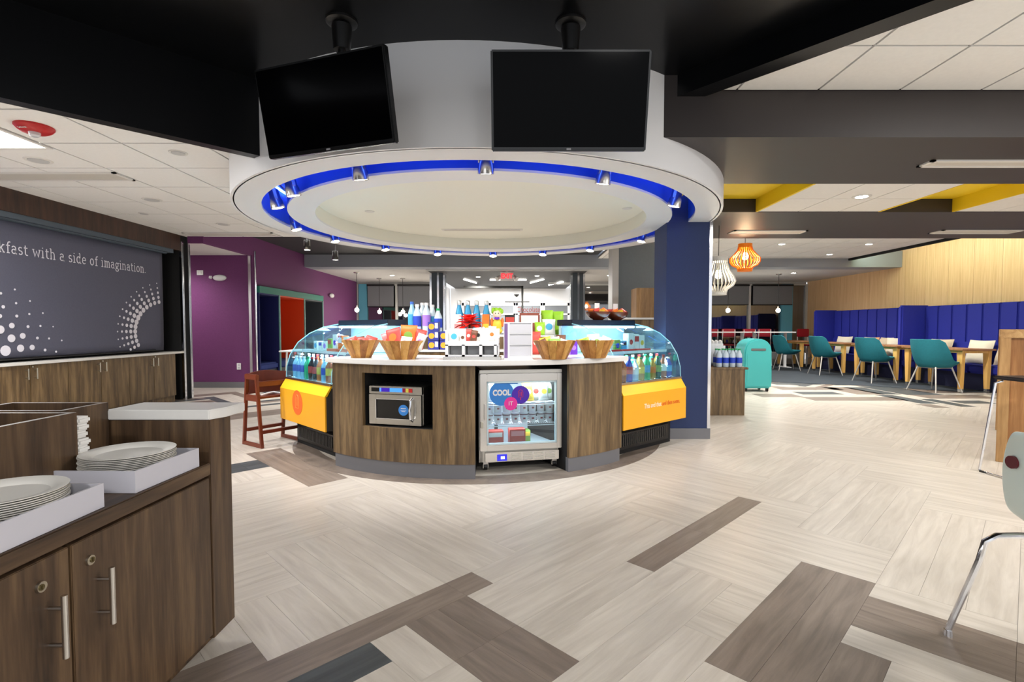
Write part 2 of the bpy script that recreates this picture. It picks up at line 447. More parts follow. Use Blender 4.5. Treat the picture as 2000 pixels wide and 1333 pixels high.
# left tile ceiling
troff = fl(-20, 268, 2.6)
tiled_ceiling('white tile ceiling over the counter with the dark mural', -5.6, -0.8, -2.0, 8.25, 2.6, 0.63, [neg(kL_in, 0.05)], fl(80,280,2.6)[0], fl(80,280,2.6)[1],
              skip=lambda x, y: (x-RX)**2+(y-RY)**2 < (RO-0.45)**2)
# right front tile ceiling
tiled_ceiling('white tile ceiling in front of the dark beam', 0.9, 9.5, -2.0, 3.5, 2.74, 0.545, [neg(kR_in, 0.05)], fl(1580,190,2.74)[0], 3.5-0.545*6, )
# beams and strips to the right of the ring
def arc_poly(y0, y1, x1, r=RO-0.08, n=8):
    pts = []
    for i in range(n+1):
        y = y0+(y1-y0)*i/n; pts.append((RX+math.sqrt(max(0, r*r-(y-RY)**2)), y))
    return [(x1, y0), (x1, y1)] + pts[::-1]
def slot(px, py, px2, py2, px3, py3, px4, py4, z, label):
    P = [fl(px,py,z), fl(px2,py2,z), fl(px3,py3,z), fl(px4,py4,z)]
    xs = [p[0] for p in P]; ys = [p[1] for p in P]
    t = thing('air_slot', label, 'vent', (sum(xs)/4, sum(ys)/4, z-0.012))
    cx, cy = sum(xs)/4, sum(ys)/4; hx, hy = (max(xs)-min(xs))/2, (max(ys)-min(ys))/2
    MB().box(-hx, hx, -hy, -hy+.03, 0, .013).box(-hx, hx, hy-.03, hy, 0, .013).box(-hx, -hx+.03, -hy, hy, 0, .013).box(hx-.03, hx, -hy, hy, 0, .013).build('frame', WHITE, t)
    MB().box(-hx+.02, hx-.02, -hy+.02, hy-.02, .006, .013).build('grille', mat('pale_grille', (205, 200, 192), .6), t)
BZ = 2.43
b1 = struct(MB().prism(arc_poly(3.5, 4.62, 9.5), BZ, 2.95).build('ceiling_beam', BROWNC, smooth=False), 'wide dark brown ceiling beam nearest the camera on the right')
b2 = struct(MB().prism(arc_poly(5.74, 7.42, 9.05), BZ, 2.95).build('ceiling_beam', BROWNC, smooth=False), 'wide dark brown ceiling beam behind the yellow recesses')
# white strip with yellow recesses between the beams
rec = [(1.6, 2.66), (4.02, 4.84), (6.2, 7.0)]; y0, y1 = 4.62, 5.74; zs = BZ+0.006
strip = sempty('ceiling', 'white tile strip with yellow recesses between two dark beams')
MB().box(1.3, 9.5, y0, y1, zs+0.14, zs+0.2).build('recess_top', YELLOWP, strip, smooth=False)
prev = 2.66
for a, b in rec:
    for xx in (a, b): MB().box(xx-.012, xx+.012, y0, y1, zs-0.004, zs+0.14).build('recess_side', YELLOWP, strip, smooth=False)
for a, b in ((2.67, 4.01), (4.85, 6.19), (7.01, 9.5)):
    MB().box(a, b, y0, y1, zs+.012, zs+.13).build('ceiling_grid', GRID, strip, smooth=False)
    nx = int(round((b-a)/.45)); 
    for i in range(nx):
        for j in range(2):
            w_ = (b-a)/nx; h_ = (y1-y0)/2
            MB().box(a+i*w_+.005, a+(i+1)*w_-.005, y0+j*h_+.005, y0+(j+1)*h_-.005, zs, zs+.014).build('ceiling_tile', TILE, strip, smooth=False)
# ceiling beyond the second beam
tiled_ceiling('white tile ceiling over the lounge beyond the dark beams', 1.9, 7.8, 7.42, 12.1, 2.77, 0.6, [], 2.0, 7.5)
struct(MB().box(7.78, 7.84, 7.42, 12.1, 2.72, 2.95).build('trim_1', BLACKM))
struct(MB().box(7.84, 9.2, 7.42, 12.1, 3.05, 3.1).build('ceiling', mat('cove_white', (222, 232, 205), .7), smooth=False), 'raised cove along the blond wood wall')
# centre and back ceilings
struct(MB().box(-5.0, 1.9, 7.6, 12.1, 2.86, 2.92).build('ceiling', DARKC, smooth=False), 'charcoal ceiling behind the ring')
struct(MB().box(-5.05, 9.15, 12.1, 12.6, 2.57, 2.95).build('ceiling_beam', GREYC, smooth=False), 'grey beam spanning the back of the room')
struct(MB().box(-5.05, 9.15, 12.6, 16.2, 2.57, 2.9).build('ceiling', mat('pale_grey_ceiling', (198, 196, 194), .7), smooth=False), 'pale grey ceiling in front of the back windows')
slot(1805,325, 2020,325, 2020,312, 1830,312, BZ, 'long white air slot in the nearest brown beam')
slot(1420,456, 1560,456, 1575,450, 1440,450, BZ, 'white air slot over the orange pendant lamp')
slot(1825,456, 1970,456, 1985,449, 1845,449, BZ, 'white air slot at the right of the farther brown beam')
# small things in the left ceiling
def slotL(pts, label): slot(*[v for p in pts for v in p], 2.6, label)
slotL([(-60,352),(235,348),(215,336),(-60,340)], 'long grey air slot in the white tile ceiling over the mural')
slotL([(370,461),(530,459),(525,455),(385,455)], 'narrow air slot at the far edge of the white tile ceiling')
def disc_fix(px, py, z, r, name, label, cat, m):
    p = fl(px, py, z)
    def b(add):
        add('rim', MB().lathe([(r*.7,-.004),(r*.95,-.008),(r,-.002),(r,.002)], 20), WHITE); add('face', MB().lathe([(r*.72,-.010),(r*.74,-.004)], 20), m)
    return inst(('disc', round(r,3), m.name), b, name, label, cat, (p[0], p[1], z), group='ceiling fittings')
SPK = mat('speaker_grille', (196, 196, 196), .7)
for k, (px, py, r, lab) in enumerate([(75,313,.10,'nearest round grey disc in the white ceiling below the red alarm'),(348,298,.07,'small white disc in the ceiling beside the black beam'),(297,390,.10,'round grey disc in the ceiling midway along the mural'),(281,417,.06,'tiny disc in the ceiling near the wood valance'),(436,438,.09,'round disc in the ceiling near the ring edge')]):
    disc_fix(px, py, 2.6, r, 'ceiling_disc', lab, 'ceiling disc', SPK)
p = fl(67, 247, 2.6)
al = thing('fire_alarm', 'red fire alarm strobe with clear lens on the white ceiling', 'alarm', (p[0], p[1], 2.6))
MB().lathe([(.075,-.045),(.10,-.03),(.115,-.012),(.115,0)], 28).build('housing', mat('alarm_red', (190, 18, 22), .35), al)
MB().lathe([(.02,-.075),(.032,-.065),(.036,-.045),(.036,-.04)], 16).build('lens', mat('alarm_lens', (220,220,225), .1, coat=.5), al)
o = text('FIRE', .035, WHITEP, al, Matrix.Translation((-.035, -.088, -.039)) @ Matrix.Rotation(PI, 4, 'X') @ Matrix.Scale(-1,4,(0,1,0)) , extrude=.0015); o['kind'] = 'stuff'
# lit troffer at the left edge of the frame
p = fl(-45, 262, 2.6)
tr = thing('ceiling_troffer', 'white lit troffer panel in the ceiling at the left edge', 'ceiling light', (p[0], p[1], 2.598))
MB().box(-.3,.3,-.3,-.27,-.01,0).box(-.3,.3,.27,.3,-.01,0).box(-.3,-.27,-.27,.27,-.01,0).box(.27,.3,-.27,.27,-.01,0).build('frame', WHITE, tr)
MB().box(-.27,.27,-.27,.27,-.006,-.001).build('diffuser', lamp('troffer_glow', (255,250,240), 6), tr)
light('troffer_light', 'AREA', (p[0], p[1], 2.56), 40, (1,.98,.96), (0,0,0), .54)

# ------------------------------------------------------------------ the round ceiling drum
drum = sempty('ceiling_drum', 'white round ceiling drum with a blue light slot above the kiosk', (RX, RY, RH))
R1, R2, R3 = 2.085, 1.88, 1.645
MB().arc(0,0,RO-.03,RO,0,360,0,.66,3).build('outer_wall', DRUMWHITE, drum)
MB().arc(0,0,R1,RO-.02,0,360,0,.03,3).build('outer_rim', DRUMWHITE, drum)
MB().arc(0,0,R1,R1+.02,0,360,.02,.36,3).build('cove_outer_wall', BLUEP, drum)
MB().arc(0,0,R2-.05,R1+.02,0,360,.34,.37,3).build('cove_top', BLUEP, drum)
MB().arc(0,0,R2-.02,R2,0,360,.012,.35,3).build('cove_inner_wall', BLUEP, drum)
MB().arc(0,0,R3,R2+.001,0,360,-.005,.012,3).build('inner_rim', DRUMWHITE, drum)
MB().arc(0,0,R3,R3+.02,0,360,.01,.16,3).build('recess_wall', CREAM, drum)
MB().lathe([(R3+.03,.14),(R3+.03,.17)], 96).build('recess_ceiling', CREAM, drum)
MB().arc(0,0,R1-.035,R1-.02,0,360,.31,.33,3).build('led_strip', lamp('blue_led', (90,140,255), 9), drum)
o = MB().tube([((R1-.10)*math.sin(R(a)), -(R1-.10)*math.cos(R(a)), .30) for a in range(0,360,4)], .012, 6, True).build('lamp_track', STEELL, drum)
p = fl(942, 449, RH+.14)
t = thing('air_slot', 'thin white air slot in the round recessed ceiling', 'vent', (p[0], p[1], RH+.134))
MB().box(-.5,.5,-.05,.05,0,.006).build('frame', WHITE, t); MB().box(-.47,.47,-.03,.03,-.003,.001).build('grille', mat('pale_grille', (205,200,192), .6), t)
def small_disc(add): add('cover', MB().lathe([(.03,-.008),(.05,-.004),(.05,.001)], 16), WHITE)
for px, py, lab in ((722,413,'tiny sprinkler cover at the left in the round recess'),(1225,407,'tiny sprinkler cover at the right in the round recess')):
    p = fl(px, py, RH+.14); inst('sprk', small_disc, 'sprinkler_cover', lab, 'sprinkler', (p[0],p[1],RH+.139), group='sprinkler covers in the round recess')
# track lamps in the slot
LAMPM = lamp('lamp_face', (255, 248, 232), 22)
def track_lamp(add):
    add('stem', MB().cyl((0,0,.25),(0,0,.06),.012,n=8).box(-.045,.045,-.02,.02,.23,.26), STEELL)
    add('yoke', MB().box(-.052,-.044,-.012,.012,-.03,.07).box(.044,.052,-.012,.012,-.03,.07).box(-.052,.052,-.012,.012,.06,.07), STEELL)
    c = add('canister', MB().lathe([(.030,.06),(.042,.05),(.044,-.02),(.052,-.04),(.056,-.10),(.050,-.10),(.044,-.09)], 20), STEELL)
    add('lens', MB().lathe([(.046,-.097),(.046,-.090)], 20), LAMPM, c)
side = ['over the microwave','at the near centre of the ring','near the right hanging screen','at the near left of the slot','at the leftmost bend of the slot','at the left of the slot above the purple wall','on the far left curve above the purple wall','on the far curve above the left windows','on the far curve above the tall water bottles','on the far curve above the exit sign','on the far curve right of the exit sign','on the far right curve above the bowls','on the right curve behind the navy column','on the near right curve above the navy column']
for k, th in enumerate([-22, 4, 29, -45, -60, -90, -112, -135, -157, 180, 159, 138, 112, 58]):
    x, y = RX+1.985*math.sin(R(th)), RY-1.985*math.cos(R(th))
    inst('tlamp', track_lamp, 'track_lamp', 'silver track spotlight '+side[k], 'spotlight', (x, y, RH+.045), rot=(R(14), 0, R(th)), group='spotlights in the ring slot')
    light('track_beam', 'SPOT', (x, y, RH-.09), 38, (1,.975,.94), (R(26), 0, R(th)), .05, spot=95, blend=.8)
for k, (px, py, lab) in enumerate([(600,483,'silver spotlight hanging from the charcoal ceiling by the purple wall'),(655,503,'silver spotlight under the charcoal ceiling left of the ring lamps')]):
    p = at(px, py, 8.6+k*.9)
    t = inst('tlamp', track_lamp, 'ceiling_spotlight', lab, 'spotlight', (p[0], p[1], p[2]+.05), group='spotlights under the charcoal ceiling')
    MB().cyl((0,0,.2),(0,0,2.86-p[2]-.05),.012,n=8).build('drop_rod', STEELL, t)
    light('spot_beam', 'SPOT', (p[0], p[1], p[2]-.08), 150, (1,.975,.94), (0,R(-20),0), .05, spot=140, blend=.9)
for x, y, lab in ((-1.2,9.6,'left'),(.8,9.6,'right')):  # extra spotlights hidden by the ring, added to brighten the back
    t = inst('tlamp', track_lamp, 'ceiling_spotlight', 'silver spotlight under the charcoal ceiling hidden behind the ring, '+lab+' one', 'spotlight', (x, y, 2.66), group='spotlights under the charcoal ceiling')
    light('spot_beam', 'SPOT', (x, y, 2.53), 190, (1,.975,.94), (R(12),0,0), .05, spot=150, blend=.9)
# ------------------------------------------------------------------ walls
BACKY = 16.0; WX = 9.05; PX = -5.0
wl = struct(MB().box(-5.75, -5.6, -3, 8.15, 0, 2.66).build('wall_left', mat('dark_recess', (22,20,20), .7), smooth=False), 'dark wall behind the printed screen')
# printed pull-down screen
SX = -5.42
FAB = mat('slate_printed_fabric', (86, 87, 104), .8, noise=.12, scale=70)
scr = thing('roller_screen', 'dark slate printed roller screen with white lettering and halftone dots', 'screen', (SX, 5.6, .80))
n = 12; vs = []; fs = []
yy = [-3.2+ (5.46*i/60) for i in range(61)]
for i, y in enumerate(yy):
    for j in range(n+1):
        z = 1.50*j/n
        bow = .05*math.exp(-((y-2.26)/.10)**2)*math.exp(-z/.12)
        sway = .006*math.sin(y*2.2)*(1-j/n) - bow
        vs.append((sway, y-bow*1.0*(0 if y < 2.16 else -1.2), z))
for i in range(60):
    for j in range(n): a = i*(n+1)+j; fs.append((a, a+n+1, a+n+2, a+1))
mb = MB().add(vs, fs); o = mb.build('fabric', FAB, scr)
o.modifiers.new('thick', 'SOLIDIFY').thickness = .003
MB().cyl((0,-3.2,1.53),(0,2.34,1.53),.05).box(-.02,.10,-3.2,2.38,1.50,1.62).build('roller_housing', mat('housing_grey', (84, 96, 108), .3, .3), scr)
MB().cyl((.012,-3.2,.01),(.012,2.05,.01),.012,n=8).build('bottom_bar', BLACK, scr)
# lettering in a slab-serif stroke face
def A_(cx, cy, rx, ry, a0, a1, n=14): return [(cx+rx*math.cos(R(a0+(a1-a0)*i/n)), cy+ry*math.sin(R(a0+(a1-a0)*i/n))) for i in range(n+1)]
G = {
 'b': ([[(.18,0),(.18,1.5)],[(0,1.5),(.18,1.5)],A_(.48,.5,.32,.5,0,360)], 1.0),
 'r': ([[(.18,0),(.18,1)],[(0,1),(.18,1)],[(.02,0),(.38,0)],A_(.48,.62,.3,.38,180,60)], .78),
 'e': ([[(.1,.54),(.74,.54)]+A_(.42,.5,.33,.5,8,315)], .92),
 'a': ([A_(.38,.72,.28,.28,160,0)+[(.66,0)],[(.66,0),(.82,0)],A_(.38,.30,.29,.30,0,360)], .92),
 'k': ([[(.18,0),(.18,1.5)],[(0,1.5),(.18,1.5)],[(.02,0),(.36,0)],[(.7,1),(.22,.46)],[(.38,.62),(.74,0)],[(.55,1),(.85,1)],[(.6,0),(.9,0)]], .98),
 'f': ([[(.28,0)]+[(.28,1.15)]+A_(.53,1.15,.25,.35,180,60),[(.05,1),(.58,1)],[(.08,0),(.5,0)]], .68),
 's': ([A_(.36,.74,.25,.25,40,270)+A_(.36,.25,.27,.25,90,-145)], .78),
 't': ([[(.26,1.35),(.26,.28)]+A_(.5,.26,.24,.26,180,300),[(.05,1),(.58,1)]], .72),
 'w': ([[(.08,1),(.36,0),(.62,.85),(.88,0),(1.16,1)],[(-.04,1),(.24,1)],[(1.0,1),(1.28,1)]], 1.34),
 'i': ([[(.22,0),(.22,1)],[(.04,1),(.22,1)],[(.02,0),(.42,0)],[(.22,1.34),(.22,1.46)]], .54),
 'h': ([[(.18,0),(.18,1.5)],[(0,1.5),(.18,1.5)],[(.02,0),(.34,0)],A_(.46,.66,.28,.34,180,0)+[(.74,0)],[(.58,0),(.9,0)]], 1.02),
 'd': ([[(.72,0),(.72,1.5)],[(.54,1.5),(.72,1.5)],[(.72,0),(.9,0)],A_(.41,.5,.32,.5,0,360)], 1.0),
 'o': ([A_(.42,.5,.34,.5,0,360)], .94),
 'm': ([[(.18,0),(.18,1)],[(0,1),(.18,1)],[(.02,0),(.34,0)],A_(.42,.7,.24,.3,180,0)+[(.66,0)],A_(.9,.7,.24,.3,180,0)+[(1.14,0)],[(.52,0),(.8,0)],[(1.0,0),(1.3,0)]], 1.42),
 'n': ([[(.18,0),(.18,1)],[(0,1),(.18,1)],[(.02,0),(.34,0)],A_(.46,.66,.28,.34,180,0)+[(.74,0)],[(.58,0),(.9,0)]], 1.02),
 'g': ([A_(.4,.62,.28,.36,0,360),[(.62,.85),(.82,1)],A_(.4,-.2,.33,.24,0,360),[(.2,.34),(.18,.16),(.5,.04)]], .9),
 '.': ([[(.15,0),(.15,.12)]], .35), ' ': ([], .5)}
def stroke_text(body, w=.135):
    mb = MB(); x = 0
    for ch in body:
        st, adv = G[ch]
        for pl in st:
            n = len(pl); L_ = []; R_ = []
            for i, p in enumerate(pl):
                a, b = pl[max(0,i-1)], pl[min(n-1,i+1)]
                if n > 3 and pl[0] == pl[-1] and i in (0, n-1): a, b = pl[n-2], pl[1]
                dx, dy = b[0]-a[0], b[1]-a[1]; l = math.hypot(dx,dy) or 1
                e = w/2
                L_.append((x+p[0]-dy/l*e, p[1]+dx/l*e, 0)); R_.append((x+p[0]+dy/l*e, p[1]-dx/l*e, 0))
            mb.add(L_+R_, [(i, n+i, n+i+1, i+1) for i in range(n-1)])
        x += adv+.10
    return mb, x
body = 'kfast with a side of imagination.'
pre, prew = stroke_text('brea'); _, wd = stroke_text(body); mbt, tot = stroke_text('brea'+body)
k = 2.13/wd
mbt.M = Matrix(); vs = [(v[0]*k, v[1]*.078, 0) for v in mbt.v]
ystart = 7.51-5.6-2.13-prew*k
PRINTW = mat('screen_print', (222, 220, 230), .8)
me = MB().add([(.0085, ystart+v[0], (1.945-.80)+v[1]) for v in vs], mbt.f).mesh('lettering', smooth=False); me.materials.append(PRINTW)
lt = link('lettering', me, scr, 'white slab-serif lettering'); lt.modifiers.new('thick', 'SOLIDIFY').thickness = .002
dots = MB()
def dot(px, py, r):
    d = _ray(px, py); t = (SX+.009)/d.x; P = Vector((0,0,CAM_H))+d*t
    dots.cyl((.0075, P.y-5.6, P.z-.80), (.0095, P.y-5.6, P.z-.80), r, n=14)
sx = 460/1426.
for (x, y, r) in [(5,630,7),(90,607,5),(20,712,9),(98,690,6),(182,677,5),(0,768,11),(102,768,8),(178,756,6),(260,750,5),(2,850,22),(72,826,15),(170,832,8),(245,828,6),(322,832,4),(70,903,21),(138,888,16),(227,901,8),(297,904,6),(374,916,5),(34,978,28),(125,963,20),(195,958,15),(273,974,8),(340,984,6),(-60,700,10),(-60,900,22),(-50,980,26)]:
    dot(x*sx, 370+y*sx, r*sx*.0062)
for a in range(13):
    for b in range(5):
        ang = R(-28+a*9.2); rad = 175+b*28
        x, y = 985-rad*math.cos(ang)*.95, 860-rad*math.sin(ang)*1.02
        if 640 < x < 1018 and y < 975: dot(x*sx, 370+y*sx, (13.5-b*2.3)*sx*.0090*(1-.25*abs(a-6)/6))
dots.build('printed_dots', PRINTW, scr)['kind'] = 'stuff'
# dark green-grey reflection patch is left to the light; wooden valance
struct(MB().box(-5.62, -5.30, -3, 8.12, 2.36, 2.6).build('trim_2', WOODV, smooth=False), 'dark wood valance over the printed screen')
# wall cabinets under the screen
CX = -5.30; LZ = .775
led = tag(MB().box(-5.6, CX+.03, 1.0, 8.10, LZ-.03, LZ).build('ledge_top', QUARTZ, bevel=.003), 'long white stone ledge under the printed screen', 'countertop')
BRASS = mat('satin_nickel', (196, 190, 176), .3, 1.0)
def door_pair(add):
    add('body', MB().box(-.28,-.022,0,.948,.0,LZ-.03), WOODK)
    for s in (0, 1):
        d = add('door', MB().box(-.02,0,.003+s*.475,.472+s*.475,.10,LZ-.034), WOODK, bevel=.0015)
        y = .475+(-.05 if s == 0 else .05)
        add('handle', MB().cyl((.035,y,LZ-.19),(.035,y,LZ-.07),.006,n=8).cyl((0,y,LZ-.17),(.035,y,LZ-.17),.005,n=8).cyl((0,y,LZ-.09),(.035,y,LZ-.09),.005,n=8), BRASS, d)
        if s: add('lock', MB().cyl((0,y-.02,LZ-.055),(.006,y-.02,LZ-.055),.010,n=12), BRASS, d)
    add('toe_kick', MB().box(-.2,-.06,0,.948,0,.1), BLACKM)
for k in range(4):
    inst('wallcab', door_pair, 'wall_cabinet', 'two-door walnut cabinet under the printed screen, '+['at the left edge of the picture','third from the purple corridor','second from the purple corridor','nearest the purple corridor'][k], 'cabinet', (CX, 4.13+k*.95, 0), group='cabinets under the printed screen')
# chrome corners by the corridor
def corner(name, x, y, z0, z1, w=.03):
    return struct(MB().box(x-w, x, y-w, y, z0, z1).build(name, CHROME, bevel=.004))
struct(MB().box(-5.6, -5.30, 8.12, 8.24, 0, 2.6).build('wall_return', BLACKM, smooth=False), 'dark return at the end of the cabinets')
corner('trim_3', -5.28, 8.16, 0, 2.5, .045); corner('trim_4', -5.25, 8.28, 0, 2.6, .05)
# purple corridor and wall
struct(MB().box(-8.2, -5.06, 9.74, 9.82, 0, 2.6).build('wall_corridor', PURPLE, smooth=False), 'purple wall closing the side corridor')
struct(MB().box(-8.2, -5.06, 9.725, 9.739, 0, .11).build('baseboard_corridor', BASE))
struct(MB().box(-8.3, -8.2, 8.2, 9.8, 0, 2.6).build('wall_corridor_end', PURPLE, smooth=False))
struct(MB().box(-8.2, -5.6, 8.15, 8.24, 0, 2.6).build('wall_corridor_side', WHITE, smooth=False))
struct(MB().box(-8.2, -5.02, 8.24, 9.74, 2.515, 2.55).build('ceiling', WHITE, smooth=False), 'white corridor ceiling')
struct(MB().box(-5.1, PX, 8.24, 9.72, 2.51, 2.86).build('lintel', PURPLE, smooth=False), 'purple wall over the corridor opening')
struct(MB().box(-5.25, -5.0, 8.215, 8.239, 2.49, 2.62).build('fascia', PURPLE, smooth=False), 'purple fascia at the corridor corner')
corner('trim_5', -5.02, 9.74, 0, 2.51, .05); corner('trim_6', -4.97, 9.80, 0, 2.6, .04)
# purple wall with niches: built around the openings
NY = [9.86, 10.72, 11.98, 13.1]; NZ = 1.95
pw = struct(MB().box(PX-.1, PX, 9.72, 13.1, NZ, 2.9).box(PX-.1, PX, 13.1, 16.0, 0, 2.9).box(PX-.1, PX, 9.72, 9.86, 0, NZ).build('wall_purple', PURPLE, smooth=False), 'purple fabric wall with coloured seating niches')
TEALN = mat('teal_green_panel', (30, 120, 104), .6); NAVYN = mat('navy_niche', (18, 24, 92), .7); ORN = mat('orange_niche', (232, 74, 22), .65); GRN = mat('grey_niche', (82, 88, 94), .7); MINT = mat('mint_edge', (120, 170, 160), .6)
nich = thing('seating_niche', 'teal framed wall unit with navy, orange and grey seating niches', 'wall niche', (PX, NY[0], 0))
L_ = NY[3]-NY[0]
MB().box(-.72,.06,0,L_,NZ-.13,NZ).build('canopy', TEALN, nich, smooth=False)
for k, m in enumerate((NAVYN, ORN, GRN)):
    a, b = NY[k]-NY[0], NY[k+1]-NY[0]
    nb = MB().box(-.74,-.70,a,b,0,NZ-.13).box(-.72,.04,b-.03,b-.001,0,NZ-.13).box(-.72,.04,a+.001,a+.03,0,NZ-.13).box(-.72,.04,a+.03,b-.03,NZ-.16,NZ-.131).build('niche_lining', m, nich, smooth=False, label=('navy','orange','grey')[k]+' lined niche')
    MB().box(.035,.055,b-.035,b+.005,0,NZ-.13).build('edge_trim', MINT, nb, smooth=False)
    MB().box(-.69,.0,a+.05,b-.05,.0,.30).build('bench_base', BLACK, nb); MB().box(-.68,.02,a+.05,b-.05,.301,.44).build('cushion', mat('niche_cushion_blue', (30,50,120), .8), nb, bevel=.03)
def wall_device(px, py, Y, w, h, m, name, label, cat, d=.02):
    p = at(px, py, Y); return tag(MB().box(-w/2,w/2,-d,0,-h/2,h/2).build(name, m, bevel=.004), label, cat), p
def put(o, p): o.location = p
t = thing('wall_switch', 'white double switch plate high on the purple corridor wall', 'switch', at(391,533,9.735)); MB().box(-.06,.06,-.012,.0,-.045,.045).build('plate', WHITEP, t, bevel=.003); MB().box(-.035,-.01,-.018,-.01,-.02,.02).box(.01,.035,-.018,-.01,-.02,.02).build('button', WHITE, t)
t = thing('wall_strobe', 'white oval alarm strobe on the purple corridor wall', 'alarm', at(429,543,9.735)); MB().ell((0,0,0),.13,.05,.06,20,10).build('housing', WHITEP, t); MB().cyl((-.14,-.02,.005),(-.17,-.05,.01),.03,.024).build('lamp_head', WHITEP, t)
t = thing('wall_outlet', 'white outlet low on the purple corridor wall', 'outlet', at(467,716,9.735)); MB().box(-.04,.04,-.012,0,-.062,.062).build('plate', WHITEP, t, bevel=.003); MB().box(-.015,.015,-.016,-.01,.012,.04).box(-.015,.015,-.016,-.01,-.04,-.012).build('socket', LAVP, t)
t = thing('wall_strobe', 'white alarm strobe on the purple wall beyond the niches', 'alarm', (PX+.02, 13.75, 1.15+.062*13.75)); MB().ell((0.02,0,0),.05,.13,.06,20,10).build('housing', WHITEP, t); MB().cyl((.03,-.14,0),(.05,-.17,0),.03,.024).build('lamp_head', WHITEP, t)

# ------------------------------------------------------------------ back wall, windows, entrance
NIGHT = mat('night_glass', (26, 26, 32), .03)
_nt = NIGHT.node_tree; _g = _nt.nodes.new('ShaderNodeBsdfGlossy'); _g.inputs['Roughness'].default_value = .03; _m = _nt.nodes.new('ShaderNodeMixShader'); _m.inputs[0].default_value = .22
_nt.links.new(_nt.nodes['Principled BSDF'].outputs[0], _m.inputs[1]); _nt.links.new(_g.outputs[0], _m.inputs[2]); _nt.links.new(_m.outputs[0], _nt.nodes['Material Output'].inputs[0])
BLIND = mat('charcoal_blind_fabric', (120, 122, 128), .8, noise=.08, scale=30)
ALU = mat('window_aluminium', (206, 206, 204), .4, .3)
XWB = lambda px: (px-1010)/1000.*BACKY
AQUA = mat('aqua_reveal', (96, 170, 196), .6)
struct(MB().box(-5.0, -2.55, BACKY, BACKY+.15, 0, .45).box(-5.0, -2.55, BACKY, BACKY+.15, 2.5, 2.9).box(5.2, 9.0, BACKY, BACKY+.15, 2.5, 2.9).box(5.2, 9.0, BACKY, BACKY+.15, 0, .35).box(1.0, 5.2, BACKY+.02, BACKY+.15, 0, .45).box(1.0,5.2,BACKY,BACKY+.15,2.5,2.9).box(XWB(1230),5.24,BACKY,BACKY+.15,.45,2.5).box(1.76,XWB(1138),BACKY,BACKY+.15,.45,2.5).build('wall_back', mat('back_wall_grey', (176, 176, 176), .7), smooth=False), 'grey back wall around the night windows')
def window(n, x0, x1, z0, z1, mulls, aqua=None):
    wn = sempty('window_%d' % n, 'window dark with night', (x0, BACKY, z0))
    W_ = x1-x0; H_ = z1-z0; xs = [0]+[m-x0 for m in mulls]+[W_]
    for a, b in zip(xs, xs[1:]): MB().box(a+.03, b-.03, .06, .075, .03, H_-.03).build('pane', NIGHT, wn)
    fr = MB().box(0,W_,0,.1,0,.04).box(0,W_,0,.1,H_-.04,H_)
    for x in xs: fr.box(x-.035, x+.035, -.01, .1, 0, H_)
    fr.build('window_frame', ALU, wn)
    if aqua: MB().box(aqua[0]-x0, aqua[1]-x0, -.03, .055, 0, H_).build('reveal_panel', AQUA, wn)
    return wn
XW = lambda px: (px-1010)/1000.*BACKY
window(1, -4.98, XW(845), .45, 2.5, [XW(775)], (XW(702), XW(718)))
window(2, XW(1138), XW(1230), .45, 2.5, [])
window(3, 5.25, WX-.02, .35, 2.5, [XW(1463)], (XW(1524), XW(1546)))
def blind(x0, x1, z0, label):
    t = thing('roller_blind', label, 'blind', (x0, BACKY-.07, z0))
    MB().box(.02, x1-x0-.02, 0, .006, 0, 2.46-z0).build('fabric', BLIND, t)
    MB().cyl((0,.0,2.46-z0),(x1-x0,.0,2.46-z0),.03,n=10).build('tube', BLACK, t); MB().box(.02,x1-x0-.02,-.004,.010,-.015,.01).build('bottom_bar', BLACK, t)
blind(XW(719), XW(772), 1.80, 'charcoal roller blind at the back left window, nearer the purple wall')
blind(XW(778), XW(842), 1.80, 'charcoal roller blind at the back left window, nearer the entrance')
blind(5.3, XW(1460), 1.86, 'charcoal roller blind at the back right window, nearer the navy column')
blind(XW(1466), XW(1545), 1.86, 'charcoal roller blind at the back right window, nearer the blond wall')
# entrance columns
def ecol(px0, px1, n):
    x0, x1 = (px0-1010)*.0133, (px1-1010)*.0133
    c = sempty('entrance_column', 'dark grey column with chrome strips beside the entrance', (x0, 13.3, 0)); W_ = x1-x0
    MB().box(0, W_, 0, .4, 0, 2.57).build('shaft', mat('column_slate', (72, 82, 92), .6), c, smooth=False)
    for x in (0, W_*.55, W_): MB().box(x-.025, x+.025, -.025, .02, 0, 2.57).build('chrome_strip', CHROME, c)
ecol(842, 868, 0); ecol(1116, 1140, 1)
# vestibule
VW = mat('vestibule_white', (226, 226, 226), .6); DARKT = mat('dark_frame', (60, 60, 58), .5)
door1 = sempty('door_1', 'white sliding entrance doors inside the vestibule', (-2.0, 18.6, 0))
MB().box(-.4,4.3,0,.1,2.05,2.57).build('header', VW, door1); MB().box(-.4,-.1,0,.1,0,2.05).box(3.9,4.3,0,.1,0,2.05).build('wall_panel', VW, door1)
for k in range(4):
    a = .0+k*.98
    lf = MB().box(a,a+.07,0,.05,0,2.04).box(a+.89,a+.96,0,.05,0,2.04).box(a,a+.96,0,.05,0,.12).box(a,a+.96,0,.05,1.94,2.04).box(a,a+.96,0,.05,.95,1.02).box(a,a+.96,0,.05,1.6,1.66).build('door_leaf', VW, door1)
    MB().box(a+.07,a+.89,.02,.03,.12,1.94).build('pane', mat('dim_pane', (118,122,126), .1), lf)
MB().box(1.55,2.45,-.02,.01,2.06,2.10).build('sensor_bar', DARKT, door1); MB().lathe([(.1,0),(.07,-.04),(.02,-.09)], 12, (1.98,-.08,2.34)).build('camera_dome', BLACK, door1)
